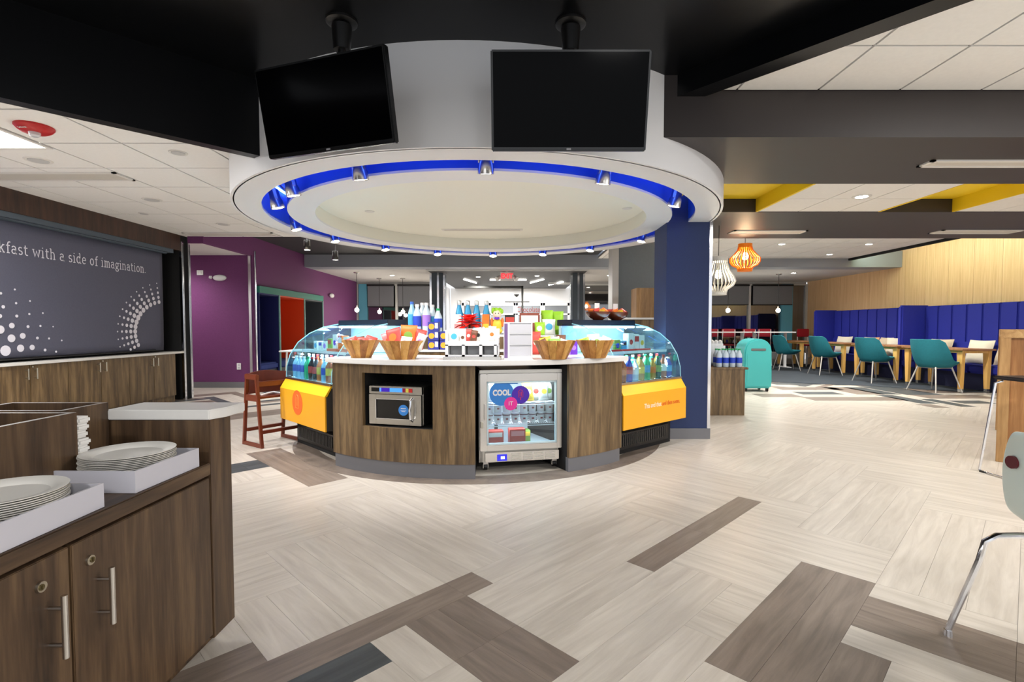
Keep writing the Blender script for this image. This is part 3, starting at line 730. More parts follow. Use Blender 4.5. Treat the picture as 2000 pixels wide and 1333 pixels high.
struct(MB().box(-2.23, 1.75, 12.65, 18.8, 2.555, 2.569).build('ceiling', DARKC, smooth=False), 'charcoal vestibule ceiling with light tubes')
struct(MB().box(-2.55, -2.45, 16.1, 18.8, 0, 2.57).build('wall_vestibule', VW, smooth=False)); struct(MB().box(2.5, 2.6, 16.15, 18.8, 0, 2.57).build('wall_vestibule', VW, smooth=False))
struct(MB().box(-2.24, 1.76, 12.62, 12.66, 2.54, 2.57).build('trim_7', ALU))
TUBE = lamp('tube_glow', (255,250,240), 12)
for k, (a, b, lab) in enumerate([((906,546),(930,553),'left'),((957,547),(985,547),'left of centre'),((1005,547),(1028,547),'right of centre'),((1036,553),(1062,546),'right'),((1072,557),(1100,551),'far right')]):
    p, q = fl(*a, 2.53), fl(*b, 2.53)
    t = thing('tube_lamp', 'slim white light tube under the vestibule ceiling, '+lab+' of the row', 'ceiling light', p, group='light tubes in the vestibule')
    d = q-p; MB().cyl((0,0,0), d, .018, n=8).build('tube', TUBE, t); MB().cyl((0,0,0),(0,0,.026),.01,n=6).build('bracket', STEELL, t); MB().cyl(d,d+Vector((0,0,.026)),.01,n=6).build('bracket', STEELL, t)
light('tube_light', 'AREA', (-.2, 17.3, 2.5), 160, (1,.97,.93), (0,0,0), 2.0, 1.0)
# exit sign with emergency lamp heads
p = at(990, 540, 12.9)
ex = thing('exit_sign', 'red lettered exit sign with two lamp heads above the entrance', 'exit sign', p)
MB().box(-.17,.17,-.02,.02,-.11,.11).build('housing', WHITEP, ex, bevel=.006); MB().box(-.03,.03,-.02,.02,.11,2.57-p.z).build('mount', WHITEP, ex)
text('EXIT', .17, lamp('exit_red', (235,30,40), 2.2), ex, Matrix.Translation((0,-.024,0)) @ Matrix.Rotation(PI/2,4,'X'), align='CENTER', bold=.004, width=.29)
for s in (-1, 1): MB().cyl((s*.18,0,-.02),(s*.25,-.07,-.08),.05,.06,n=14).build('lamp_head', WHITEP, ex)
# dark gantry frame in front of the doors
g = thing('door_frame_bar', 'thin dark metal frame in front of the white entrance doors', 'frame', (-.62, 14.6, 0))
MB().box(-.9,.78,-.02,.02,2.27,2.33).box(.74,.80,-.02,.02,0,2.33).build('bar', DARKT, g)
# downlights at the entrance and lounge
def downlight(add):
    add('trim_ring', MB().lathe([(.05,-.002),(.07,-.008),(.085,-.004),(.085,.003)], 20), WHITE); add('lens', MB().lathe([(.052,-.006),(.052,-.002)], 20), lamp('downlight_glow', (255,248,235), 40))
for k, (px, py, z, lab, e) in enumerate([(1683,384,zs,'bright recessed downlight between the two yellow recesses',110),(1527,477,2.77,'recessed downlight in the lounge ceiling above the orange pendant',160),(1620,497,2.77,'recessed downlight in the lounge ceiling, farthest back',160),(1697,477,2.77,'recessed downlight in the lounge ceiling nearest the blond wall',160),(934,541,2.555,'recessed downlight in the vestibule left of the exit sign',220),(1049,539,2.555,'recessed downlight in the vestibule right of the exit sign',220),(1190,537,2.57,'recessed downlight over the small right back window',90)]):
    p = fl(px, py, z)
    if z == 2.57: p.x *= 14/p.y; p.y = 14
    d = inst('dl', downlight, 'downlight', lab, 'downlight', (p.x, p.y, z-.001), group='recessed downlights')
    light('downlight_beam', 'SPOT', (p.x, p.y, z-.03), e, (1,.97,.92), (0,0,0), .06, spot=140, blend=.9)
for x, y, lab in ((3.4,8.2,'left'),(5.0,8.2,'middle'),(6.6,8.2,'right')):  # downlights added out of sight behind the beam to lift the lounge
    inst('dl', downlight, 'downlight', 'recessed lounge downlight just behind the farther brown beam, '+lab+' one', 'downlight', (x, y, 2.769), group='recessed downlights')
    light('downlight_beam', 'SPOT', (x, y, 2.74), 150, (1,.97,.92), (0,0,0), .06, spot=150, blend=.9)
for x, y, z, e, lab in ((-6.3,9.0,2.514,90,'white corridor ceiling by the purple wall'),(-3.4,14.0,2.569,110,'pale ceiling near the purple wall'),(-1.2,14.2,2.569,90,'pale ceiling left of the exit sign'),(4.0,13.6,2.569,110,'pale ceiling right of the navy column'),(7.2,13.4,2.569,110,'pale ceiling over the red chairs')):  # more downlights added to brighten the dim corridor and back
    inst('dl', downlight, 'downlight', 'recessed downlight in the '+lab, 'downlight', (x, y, z), group='recessed downlights')
    light('downlight_beam', 'SPOT', (x, y, z-.03), e, (1,.97,.93), (0,0,0), .06, spot=150, blend=.9)
# green-tinted cove strip along the blond wall
cv = thing('cove_light', 'hidden pale green light strip glowing on top of the blond wood wall', 'light strip', (7.86, 7.5, 2.90))
MB().box(0,.03,0,4.5,0,.03).build('strip', lamp('cove_green', (190,255,150), 3), cv)
light('cove_glow', 'AREA', (7.92, 9.75, 2.92), 24, (.93,1,.80), (0,R(-75),0), .05, 4.3)
# pendant globes along the back windows
GLOBE = lamp('globe_glow', (255,246,225), 26)
def globe(add):
    b = add('globe', MB().ell((0,0,0),.055,.055,.055,14,10), GLOBE); add('cap', MB().cyl((0,0,.05),(0,0,.11),.022,n=10), STEELL); add('cord', MB().cyl((0,0,.11),(0,0,.95),.006,n=6), BLACK); add('canopy', MB().lathe([(.06,.945),(.075,.955),(.075,.97)], 14), STEELL)
for px, py, Y, lab in [(697,604,13.2,'beside the purple wall'),(741,604,14.8,'second from the purple wall'),(787,604,14.8,'third from the purple wall'),(1422,597,13.6,'in front of the back right window, left one'),(1520,595,13.6,'in front of the back right window, right one')]:
    p = at(px, py, Y); inst('globe', globe, 'pendant_globe', 'small glowing globe pendant '+lab, 'pendant lamp', (p.x, p.y, 1.60), group='globe pendants at the windows')
    light('globe_light', 'POINT', (p.x, p.y-.08, 1.6), 9, (1,.93,.8), size=.06)

# ------------------------------------------------------------------ right wall and grey block, navy column
rw = sempty('wall_right', 'blond wood panelled wall behind the blue banquettes')
yy = 3.6
while yy < 16.0:
    MB().box(WX, WX+.08, yy+.003, min(yy+.6, 16.0)-.003, 0, 3.1).build('panel', WOODW, rw, smooth=False); yy += .6
MB().box(WX+.03, WX+.1, 3.6, 16.1, 0, 3.1).build('backing', WOODW, rw, smooth=False)
col = sempty('column_1', 'navy grasscloth column with chrome corner by the kiosk', (1.52, 5.24, 0))
MB().box(0, .46, 0, .46, .11, 2.6).build('shaft', NAVYW, col, smooth=False)
MB().box(-.008, .468, -.008, .468, 0, .11).build('base', BASE, col, smooth=False)
MB().box(.435, .466, -.006, .03, .11, 2.4).build('chrome_corner', CHROME, col, bevel=.003)
struct(MB().box(1.545, 2.75, 8.3, 8.6, 0, 2.86).build('wall_block', mat('slate_blue_wall', (112, 124, 136), .7, noise=.08, scale=20), smooth=False), 'grey-blue wall block behind the kiosk')
struct(MB().box(1.53, 1.63, 8.26, 8.62, 0, 2.86).build('trim_8', ALU))
# ================================================================== THE KIOSK
KX, KY, KR, KZ = -.40, 5.61, 1.79, .905
kc = thing('kiosk_counter', 'curved walnut market counter with grey base and built-in niches', 'counter', (KX, KY, 0))
N0, N1, NZ0, NZ1 = -27.3, -7.6, .375, .795
T0, TF0, TF1, T1 = -39.0, 2.7, 26.9, 46.5
PZ0, PZ1 = .115, KZ-.04
MB().arc(0,0,KR-.03,KR,T0,N0,PZ0,PZ1).arc(0,0,KR-.03,KR,N1,TF0,PZ0,PZ1).arc(0,0,KR-.03,KR,N0,N1,NZ1,PZ1).arc(0,0,KR-.03,KR,N0,N1,PZ0,NZ0).build('front_panel', WOODK, kc, label='curved walnut panel with the microwave niche')
MB().arc(0,0,KR-.03,KR,TF1,T1,PZ0,PZ1).build('front_panel', WOODK, kc, label='narrow curved walnut panel right of the cooler')
MB().arc(0,0,KR-.05,KR-.012,T0+.3,TF0-.05,0,PZ0).build('kick_base', BASE, kc); MB().arc(0,0,KR-.05,KR-.012,TF1+.05,T1-.3,0,PZ0).build('kick_base', BASE, kc)
for t_ in (T0, T1):
    MB().arc(0,0,KR-.62,KR-.031,t_-.5 if t_ < 0 else t_-1.0, t_+1.0 if t_ < 0 else t_+.5,0,PZ1).build('end_panel', WOODK, kc)
# niche lining and cooler bay
MB().arc(0,0,KR-.53,KR-.50,N0,N1,NZ0,NZ1).arc(0,0,KR-.5,KR-.032,N0-.5,N0,NZ0,NZ1).arc(0,0,KR-.5,KR-.032,N1,N1+.5,NZ0,NZ1).arc(0,0,KR-.5,KR-.032,N0,N1,NZ0-.02,NZ0).arc(0,0,KR-.5,KR-.032,N0,N1,NZ1,NZ1+.02).build('niche_lining', BLACKM, kc)
MB().arc(0,0,KR-.76,KR-.74,TF0-4,TF1+4,0,PZ1).arc(0,0,KR-.74,KR-.035,TF0-.7,TF0-.1,0,PZ1).arc(0,0,KR-.74,KR-.035,TF1+.1,TF1+.7,0,PZ1).build('cooler_bay', BLACKM, kc)
ct = tag(MB().arc(KX,KY,KR-.66,KR+.05,T0-.8,T1+.8,KZ-.04,KZ).build('counter_top', QUARTZ, bevel=.004), 'curved white stone worktop on the walnut kiosk counter', 'countertop')
# taupe inlay ring on the floor around the kiosk
struct(MB().arc(KX,KY,KR-.1,KR+.115,-75,88,-.001,.0015,3).build('floor_inlay', wood('taupe_border', (92,82,74),(116,104,94),(134,120,108), stretch=(3,3,3)), smooth=False), 'taupe curved floor border around the kiosk')
def kp(th, r, z=0): return Vector((KX+r*math.sin(R(th)), KY-r*math.cos(R(th)), z))
# ---- microwave
th = -18.6; p = kp(th, KR-.06, NZ0)
mw = thing('microwave', 'stainless microwave with a black window in the walnut counter niche', 'microwave', p, R(th+3))
MWW, MWH = .455, .315
MB().box(-MWW/2, MWW/2, .03, .40, .012, MWH).build('body', STEEL, mw, bevel=.006)
for sx_ in (-1, 1): MB().cyl((sx_*.18,.08,0),(sx_*.18,.08,.014),.016,n=10).build('foot', BLACK, mw)
MB().box(-MWW/2, MWW/2, .0, .03, .255, MWH).build('control_panel', STEEL, mw, bevel=.003)
cp = MB().box(-.205,-.135,-.003,.0,.272,.302).build('display', mat('mw_display', (8,8,12), .15), mw)
for a, b, m in ((-.133,-.118,mat('btn_cyan',(90,150,240),.4,emit=.5)),(-.117,-.045,mat('btn_violet',(50,20,170),.4,emit=.35)),(-.044,.065,mat('btn_blue',(70,150,240),.4,emit=.5)),(.066,.092,mat('btn_maroon',(150,20,60),.4)),(.093,.118,mat('btn_yellow',(230,220,90),.4)),(.119,.15,mat('btn_red',(205,35,35),.4))):
    MB().box(a,b,-.003,0,.272,.302).build('button_strip', m, mw)
dr = MB().box(-MWW/2, -.165, -.002, .028, .015, .25).box(.125, MWW/2-.004, -.002, .028, .015, .25).box(-.165,.125,-.002,.028,.215,.25).box(-.165,.125,-.002,.028,.015,.06).build('door', STEEL, mw, bevel=.002)
MB().box(-.165,.125,.004,.012,.06,.215).build('window', mat('mw_window', (5,5,6), .12), dr)
MB().box(-.168,.128,-.005,.002,.212,.217).box(-.168,.128,-.005,.002,.058,.063).box(-.168,-.163,-.005,.002,.058,.217).box(.123,.128,-.005,.002,.058,.217).build('window_rim', CHROME, dr)
MB().tube([(.150,0,.225),(.150,-.035,.21),(.150,-.045,.14),(.150,-.035,.07),(.150,0,.05)], .010, 8).build('handle', CHROME, dr)
st_ = MB().cyl((.072,.003,.132),(.072,-.001,.132),.042,n=28).build('sticker', mat('sticker_blue', (58,140,225), .5), dr)
MB().box(.050,.094,-.002,-.001,.142,.148).box(.048,.096,-.002,-.001,.128,.131).box(.056,.088,-.002,-.001,.120,.123).build('sticker_print', WHITEP, st_)
# ---- under-counter cooler
p = fl(1019, 921); p = Vector((p.x+.005, p.y, 0))
fr = thing('display_cooler', 'stainless glass-door display cooler on casters under the kiosk counter', 'cooler', p, R(11.5))
FW, FZ0, FZ1, FD = .685, .075, .815, .60; hw = FW/2
INW = mat('cooler_interior_white', (232, 238, 242), .5)
MB().box(-hw,-hw+.03,.05,FD,FZ0,FZ1).box(hw-.03,hw,.05,FD,FZ0,FZ1).box(-hw,hw,.05,FD,FZ1-.05,FZ1).box(-hw,hw,.05,FD,FZ0,FZ0+.12).box(-hw,hw,FD-.03,FD,FZ0,FZ1).build('body', STEEL, fr)
lz0, lz1 = FZ0+.12, FZ1-.05
MB().box(-hw+.03,-hw+.036,.06,FD-.03,lz0,lz1).box(hw-.036,hw-.03,.06,FD-.03,lz0,lz1).box(-hw+.03,hw-.03,FD-.036,FD-.03,lz0,lz1).box(-hw+.03,hw-.03,.06,FD-.03,lz0,lz0+.006).box(-hw+.03,hw-.03,.06,FD-.03,lz1-.006,lz1).build('interior_lining', INW, fr)
MB().box(-.28,.28,.075,.095,lz1-.02,lz1-.008).build('interior_lamp', lamp('cooler_lamp', (225,242,255), 8), fr)
light('cooler_light', 'AREA', (0,.10,lz1-.03), 3.0, (.88,.96,1), (R(20),0,0), .5, .05, parent=fr)
light('cooler_light', 'AREA', (0,.09,.345), .9, (.88,.96,1), (R(75),0,0), .5, .03, parent=fr)
DZ0 = FZ0+.100; fw_ = .058
do = MB().box(-hw+.005,-hw+fw_,0,.045,DZ0,FZ1-.03).box(hw-fw_,hw-.005,0,.045,DZ0,FZ1-.03).box(-hw+fw_,hw-fw_,0,.045,FZ1-.03-.062,FZ1-.03).box(-hw+fw_,hw-fw_,0,.045,DZ0,DZ0+fw_*.8).build('door_frame', STEELL, fr, bevel=.004)
MB().box(-hw,hw,.0,.05,FZ1-.027,FZ1).build('top_rail', STEEL, fr, bevel=.004)
gx0, gx1, gz0, gz1 = -hw+fw_, hw-fw_, DZ0+fw_*.8, FZ1-.03-.062
MB().box(gx0,gx0+.012,-.003,.03,gz0,gz1).box(gx1-.012,gx1,-.003,.03,gz0,gz1).box(gx0,gx1,-.003,.03,gz1-.012,gz1).box(gx0,gx1,-.003,.03,gz0,gz0+.012).build('gasket', mat('pale_gasket', (205,226,232), .4), do)
MB().box(gx0,gx1,.014,.018,gz0,gz1).build('pane', GLASSC, do)
MB().box(-hw+.035,-hw+.055,-.022,0,.42,.55).build('handle', STEELL, do, bevel=.004); MB().box(-hw+.008,-hw+.028,-.02,.0,.36,.41).build('lock', BRASS, do, bevel=.003)
gr = MB().box(-hw+.045,hw-.04,-.003,.05,FZ0+.01,FZ0+.085).build('grille_panel', STEELL, fr, bevel=.003)
for k in range(4):
    a = -.09+k*.093
    for j in range(5): MB().box(a,a+.078,-.006,-.002,FZ0+.02+j*.012,FZ0+.026+j*.012).build('louver', STEEL, gr)
cd = MB().box(-.205,-.125,-.006,-.002,FZ0+.018,FZ0+.07).build('controller', mat('controller_blue', (40,40,170), .3, emit=.6, emitcol=(50,50,220)), gr)
MB().box(-.175,-.145,-.0075,-.006,FZ0+.034,FZ0+.054).build('readout', lamp('readout', (230,235,255), 2), cd)
for sx_ in (-1, 1):
    for yy_ in (.10, .52):
        cs = MB().box(sx_*.285-.02,sx_*.285+.02,yy_-.03,yy_+.03,.052,FZ0-.001).box(sx_*.285-.022,sx_*.285-.017,yy_-.025,yy_+.015,.02,.055).box(sx_*.285+.017,sx_*.285+.022,yy_-.025,yy_+.015,.02,.055).build('caster', STEELL, fr)
        MB().cyl((sx_*.285-.014,yy_,.029),(sx_*.285+.014,yy_,.029),.029,n=16).build('wheel', BLACK, cs)
SHZ = [.365, .535]
for z in SHZ:
    sh = MB()
    for k in range(5): sh.cyl((-hw+.04,.09+k*.1,z),(hw-.04,.09+k*.1,z),.003,n=6)
    for k in range(33): sh.cyl((-hw+.05+k*.0181,.08,z+.004),(-hw+.05+k*.0181,.50,z+.004),.0022,n=4)
    sh.cyl((-hw+.04,.075,z-.012),(hw-.04,.075,z-.012),.004,n=6).build('wire_shelf', mat('white_wire', (236,240,242), .4), fr)
# stickers on the cooler glass
SB = mat('sticker_sky', (52,132,214), .5); SV = mat('sticker_violet', (74,28,176), .5); SP = mat('sticker_pink', (240,50,160), .5)
c1 = MB().cyl((-.165,.013,.628),(-.165,.0115,.628),.098,n=40).build('sticker', SB, do, label='round blue sticker reading COOL')
text('COOL', .062, WHITEP, c1, Matrix.Translation((-.165,.0105,.632)) @ Matrix.Rotation(PI/2,4,'X'), align='CENTER', bold=.003, width=.145)
MB().box(-.12,-.035,.0115,.013,.702,.712).build('sticker_tab', SB, c1)
c2 = MB().cyl((-.012,.0125,.614),(-.012,.011,.614),.072,n=36).build('sticker', SV, do, label='round violet sticker with a popsicle drawing')
MB().tube([(-.030,.0105,.595),(-.030,.0105,.635),(-.024,.0105,.648),(-.012,.0105,.653),(0,.0105,.648),(.006,.0105,.635),(.006,.0105,.595)],.0022,6,True).box(-.020,-.016,.009,.011,.603,.638).box(-.008,-.004,.009,.011,.603,.638).box(-.015,-.009,.009,.011,.572,.594).build('popsicle_drawing', mat('print_red', (224,60,70), .5), c2)
c3 = MB().cyl((-.092,.012,.545),(-.092,.0095,.545),.053,n=32).build('sticker', SP, do, label='round pink sticker reading IT')
text('IT', .045, WHITEP, c3, Matrix.Translation((-.092,.009,.545)) @ Matrix.Rotation(PI/2,4,'X'), align='CENTER')
FM = Matrix.Translation(p) @ Matrix.Rotation(R(11.5),4,'Z')
TUBW = mat('tub_white', (240,238,236), .5); TUBR = mat('tub_print', (150,60,60), .5)
def tub(add):
    add('cup', MB().lathe([(.028,0),(.033,.072)], 18), TUBW); add('lid', MB().lathe([(.035,.072),(.036,.076),(.036,.084),(.033,.086)], 18), mat('tub_lid', (232,230,230), .4))
    add('band', MB().lathe([(.0337,.064),(.0340,.0715)], 18), mat('tub_band', (120,60,72), .5)); add('logo', MB().box(-.009,.009,-.034,-.028,.030,.044), TUBR)
for r_ in range(2):
    for k in range(8):
        q = FM @ Vector((-.252+k*.072, .12, SHZ[0]+.007+r_*.0865))
        inst('tub', tub, 'ice_cream_tub', 'white ice cream tub in the cooler, %s row, %s from the left' % (['lower','upper'][r_], ORD[k]), 'tub', q, R(11.5), 'ice cream tubs in the cooler')
PKR = mat('pack_red', (204,70,60), .5); PKP = mat('pack_pink', (232,150,150), .5); PKW = mat('pack_white', (238,236,228), .5); PKG = mat('pack_green', (130,170,70), .5); PKY = mat('pack_yellow', (235,200,60), .5); PKO = mat('pack_orange', (236,120,40), .5); PKB = mat('pack_blue', (40,70,190), .45); PKC = mat('pack_cyan', (70,170,215), .45); PKV = mat('pack_violet', (110,50,190), .45); PKN = mat('pack_brown', (110,66,40), .5); PKK = mat('pack_black', (26,24,26), .4); PKL = mat('pack_lilac', (166,120,214), .5); PKM = mat('pack_magenta', (190,50,170), .5); PKLG = mat('pack_lime', (160,215,50), .5)
def bag(w, h, d, m, m2):
    def b(add):
        vs, fs = [], []; nx, nz = 8, 10
        for s in (-1, 1):
            for j in range(nz+1):
                for i in range(nx+1):
                    u, v = i/nx*2-1, j/nz*2-1
                    pf = max(0, (1-u**4))*max(0, 1-abs(v)**5)
                    vs.append((u*w/2*(1-.06*(1-abs(v))), s*(d/2*pf**.7+.0012), (v+1)*h/2))
        o = (nx+1)*(nz+1)
        for s in (0, 1):
            for j in range(nz):
                for i in range(nx):
                    a = s*o+j*(nx+1)+i; f = (a, a+1, a+nx+2, a+nx+1); fs.append(f if s == 0 else f[::-1])
        k = add('pouch', MB().add(vs, fs), m)
        add('seal', MB().box(-w/2,w/2,-.002,.002,h*.985,h*1.03), m)
        add('print', MB().cyl((0,-d/2-.0015,h*.52),(0,-d/2+.004,h*.52),w*.26,n=16), m2, k)
    return b
def carton(w, d, h, m, m2, disc=True):
    def b(add):
        k = add('box', MB().box(-w/2,w/2,-d/2,d/2,0,h), m, bevel=.002)
        if disc: add('print', MB().cyl((0,-d/2-.001,h*.5),(0,-d/2+.001,h*.5),min(w,h)*.32,n=16), m2, k)
        else: add('print', MB().box(-w*.42,w*.42,-d/2-.001,-d/2+.001,h*.55,h*.88), m2, k)
    return b
for k, (x, y, w_, h_, m, m2, lab) in enumerate([(-.2,.14,.13,.11,PKR,PKW,'pink and red ice cream box lying on the cooler floor at the left'),(-.02,.13,.13,.12,PKR,PKP,'red and white frozen snack box on the cooler floor, middle'),(.07,.17,.05,.10,PKG,PKY,'small green and yellow packet beside the frozen snack boxes')]):
    inst(('fz',k), carton(w_,.09,h_,m,m2,False), 'frozen_snack_box', lab, 'food box', FM @ Vector((x,y,lz0+.007)), R(11.5), 'frozen food on the cooler floor')
for k, (x, m, m2, lab) in enumerate([(.085,PKY,PKW,'yellow and white ice cream packet on the top shelf of the cooler, left'),(.15,PKW,PKR,'white ice cream packet with red print on the top shelf of the cooler'),(.205,PKW,PKY,'white and gold ice cream packet on the top shelf of the cooler, right'),(.25,PKW,PKG,'white and green ice cream packet at the right wall of the cooler'),(-.24,PKW,PKO,'white packet half hidden by the blue sticker on the cooler')]):
    inst(('ic',k), bag(.085,.15,.05,m,m2), 'ice_cream_packet', lab, 'ice cream', FM @ Vector((x,.13+.03*(k%2),SHZ[1]+.008)), R(11.5), 'ice creams on the top shelf of the cooler', rot=(R(-8),R(-6+4*k),R(11.5)))

# ---- curved glass refrigerated cases
YEL = mat('yellow_case_panel', (240,170,30), .4); YEL2 = mat('yellow_case_cap', (246,190,34), .4); ORS = mat('case_orange_print', (238,104,36), .5)
CY = mat('case_interior', (206,232,240), .5)
GP = [(.05,.66),(.055,.76),(.09,.88),(.17,1.0),(.29,1.09),(.44,1.155),(.60,1.185)]
def glass_case(name, label, loc, rz, L):
    t = thing(name, label, 'display case', loc, rz)
    MB().prismx([(.13,0),(.78,0),(.78,.25),(.20,.25),(.13,.20)], .05, L-.05).build('base', BLACKM, t, smooth=False)
    g = MB().box(.10,L-.10,.118,.131,.04,.19).build('vent_panel', BLACK, t)
    for k in range(24): MB().box(.13+k*(L-.26)/24,.145+k*(L-.26)/24,.112,.120,.07,.17).build('louver', mat('louver_grey', (52,50,48), .5), g)
    MB().prismx([(.0,.26),(.0,.555),(.02,.555),(.05,.62),(.78,.62),(.78,.25),(.12,.25)], .0, L).build('tub_body', mat('case_dark_grey', (58,56,54), .6), t, smooth=False)  # tub and end panels in plain dark grey
    yp = MB().box(0,L,-.012,.001,.255,.556).build('front_panel', YEL, t, smooth=False)
    MB().prismx([(-.012,.557),(.045,.645),(.06,.645),(.01,.557)], 0, L).build('cap_panel', YEL2, t, smooth=False)
    MB().box(0,L,.035,.062,.645,.662).build('sill', STEELL, t, bevel=.002)
    MB().box(.01,L-.01,.062,.78,.62,.655).build('deck', CY, t)
    MB().box(.01,L-.01,.74,.78,.655,1.17).build('back_liner', CY, t)
    # curved front glass
    vs = []; fs = []; n = len(GP)
    pts = []
    for i in range(n-1):
        for k in range(4): f = k/4; pts.append((GP[i][0]*(1-f)+GP[i+1][0]*f, GP[i][1]*(1-f)+GP[i+1][1]*f))
    pts.append(GP[-1])
    vs = [(x, q[0], q[1]) for q in pts for x in (.006, L-.006)]
    gl = MB().add(vs, [(2*i,2*i+1,2*i+3,2*i+2) for i in range(len(pts)-1)]).build('curved_glass', GLASSB, t, angle=60)
    gl.modifiers.new('thick','SOLIDIFY').thickness = .005
    for x in (.0, L-.006):
        eg = MB().prismx(pts+[(.74,1.185),(.74,.66)], x, x+.005).build('end_glass', GLASSB, t, smooth=False)
        MB().tube([(x+.003,q[0],q[1]) for q in pts], .005, 6).build('edge_strip', mat('aqua_glass_edge', (150,205,215), .2), eg)
    MB().box(0,L,.60,.80,1.165,1.225).build('top_hood', mat('hood_navy', (24,34,48), .3), t, bevel=.006)
    sl = MB().box(.03,L-.03,.20,.70,.915,.922).build('glass_shelf', mat('shelf_frost', (205,228,234), .2), t)
    MB().box(.03,L-.03,.195,.20,.905,.930).build('price_rail', WHITEP, sl)
    MB().cyl((.03,.60,1.155),(L-.03,.60,1.155),.010,n=8).build('lamp_tube', lamp('case_led', (215,235,255), 16), t)
    light('case_light', 'AREA', (L/2,.52,1.13), 7, (.85,.94,1), (R(-25),0,0), L*.85, .06, parent=t)
    light('case_light', 'AREA', (L/2,.23,.90), 3.5, (.85,.95,1), (R(10),0,0), L*.85, .04, parent=t)
    return t, yp
loc_r = Vector((.912,4.408,0)); rz_r = R(41); loc_l = Vector((-2.335,5.05,0)); rz_l = R(-45); CL = 1.0
caseR, ypR = glass_case('glass_display_case', 'yellow curved-glass cold case right of the counter with sideways lettering strip', loc_r, rz_r, CL)
caseR['label'] = 'yellow curved-glass cold case with white and orange lettering beside the navy column'
caseL, ypL = glass_case('glass_display_case', 'yellow curved-glass cold case with an orange oval beside the wooden high chair', loc_l, rz_l, CL)
text('This and that', .062, mat('case_white_print', (250,240,225), .5), ypR, Matrix.Translation((.30,-.0135,.435)) @ Matrix.Rotation(PI/2,4,'X'), width=.27)
text('and then some.', .062, mat('case_red_print', (226,90,30), .5), ypR, Matrix.Translation((.585,-.0135,.435)) @ Matrix.Rotation(PI/2,4,'X'), width=.30)
ov = MB().cyl((.42,-.0125,.45),(.42,-.0145,.45),.115,n=36).build('print_disc', ORS, ypL, label='orange round print')
MB().tube([(.39,-.015,.40),(.385,-.015,.47),(.395,-.015,.51),(.42,-.015,.525),(.445,-.015,.51),(.455,-.015,.47),(.45,-.015,.40)],.003,6,True).box(.405,.41,-.016,-.0145,.42,.50).box(.43,.435,-.016,-.0145,.42,.50).build('print_drawing', mat('case_print_pale', (246,150,70), .5), ov)
MR = Matrix.Translation(loc_r) @ Matrix.Rotation(rz_r,4,'Z'); ML = Matrix.Translation(loc_l) @ Matrix.Rotation(rz_l,4,'Z')
def bottle(h, r, m, capm, labm, neck=.35, lab=(.3,.6)):
    def b(add):
        add('body', MB().lathe([(r*.85,0),(r,.008),(r,h*.62),(r*.9,h*.70),(r*neck*1.1,h*.86),(r*neck,h*.90),(r*neck,h*.94)], 14), m)
        add('cap', MB().lathe([(r*neck*1.15,h*.92),(r*neck*1.15,h*.995),(r*neck,h)], 12), capm)
        add('label_band', MB().lathe([(r*1.02,h*lab[0]),(r*1.02,h*lab[1])], 14), labm)
    return b
WAT = mat('water_bottle', (150,205,235), .12, coat=.4); WATC = mat('clear_bottle', (205,222,232), .12, coat=.4); GRNB = mat('green_bottle', (40,190,130), .15, coat=.4); COLA = mat('cola_bottle', (34,18,16), .12, coat=.5); AMB = mat('amber_bottle', (190,90,40), .15, coat=.4); DGR = mat('dark_green_bottle', (30,90,70), .15, coat=.4); DBL = mat('blue_bottle', (44,60,170), .15, coat=.4); TEA = mat('tea_bottle', (200,150,70), .15, coat=.4)
CAPW = mat('cap_white', (240,240,240), .4); CAPR = mat('cap_red', (200,40,40), .4); CAPG = mat('cap_green', (30,160,90), .4); CAPB = mat('cap_blue', (60,110,200), .4)
def row(MM, rz, y, z, specs, group, where):
    for x, key, h, r, m, cm, lm, lab in specs:
        inst(('bot',key,h,r), bottle(h,r,m,cm,lm), 'bottle', lab+' '+where, 'bottle', MM @ Vector((x,y,z)), rz, group)
seq = [('water',WAT,CAPW,PKB),('water',WAT,CAPW,PKB),('water',WAT,CAPW,PKB),('lime',GRNB,CAPG,GRNB),('cola',COLA,CAPR,PKR),('cola',COLA,CAPR,PKR),('orange',PKO,CAPR,PKY),('water',WAT,CAPW,PKB),('amber',AMB,CAPW,PKY)]
names = {'water':'blue labelled water bottle','lime':'bright green soda bottle','cola':'dark cola bottle with red label','orange':'orange juice bottle','amber':'amber drink bottle'}
cnt = {}
for k, (key, m, cm, lm) in enumerate(seq):
    row(ML, rz_l, .125, .656, [(.07+k*.092, key, .215, .036, m, cm, lm, names[key]+', %s from left,' % ORD[k])], 'drinks in the left cold case', 'front row, cold case by high chair')
seqR = [('purple',PKV,CAPW,PKL,'violet juice bottle'),('amber',AMB,CAPW,PKO,'amber bottle'),('blueb',DBL,CAPB,PKR,'dark blue bottle'),('clear',WATC,CAPW,PKW,'clear bottle'),('tea',TEA,CAPG,PKY,'yellow tea bottle'),('teal',GRNB,CAPG,PKC,'aqua green bottle'),('tea2',TEA,CAPR,PKO,'tea bottle with orange label'),('dgreen',DGR,CAPG,PKG,'dark green bottle'),('amber2',AMB,CAPR,PKW,'amber bottle with white label'),('blue2',DBL,CAPW,PKC,'blue bottle with cyan label')]
for k, (key, m, cm, lm, nm) in enumerate(seqR):
    row(MR, rz_r, .125, .656, [(.07+k*.092, 'r'+key, .20+.015*(k%3), .034, m, cm, lm, nm+', %s from counter,' % ORD[k])], 'drinks in the right cold case', 'front row, cold case by navy column')
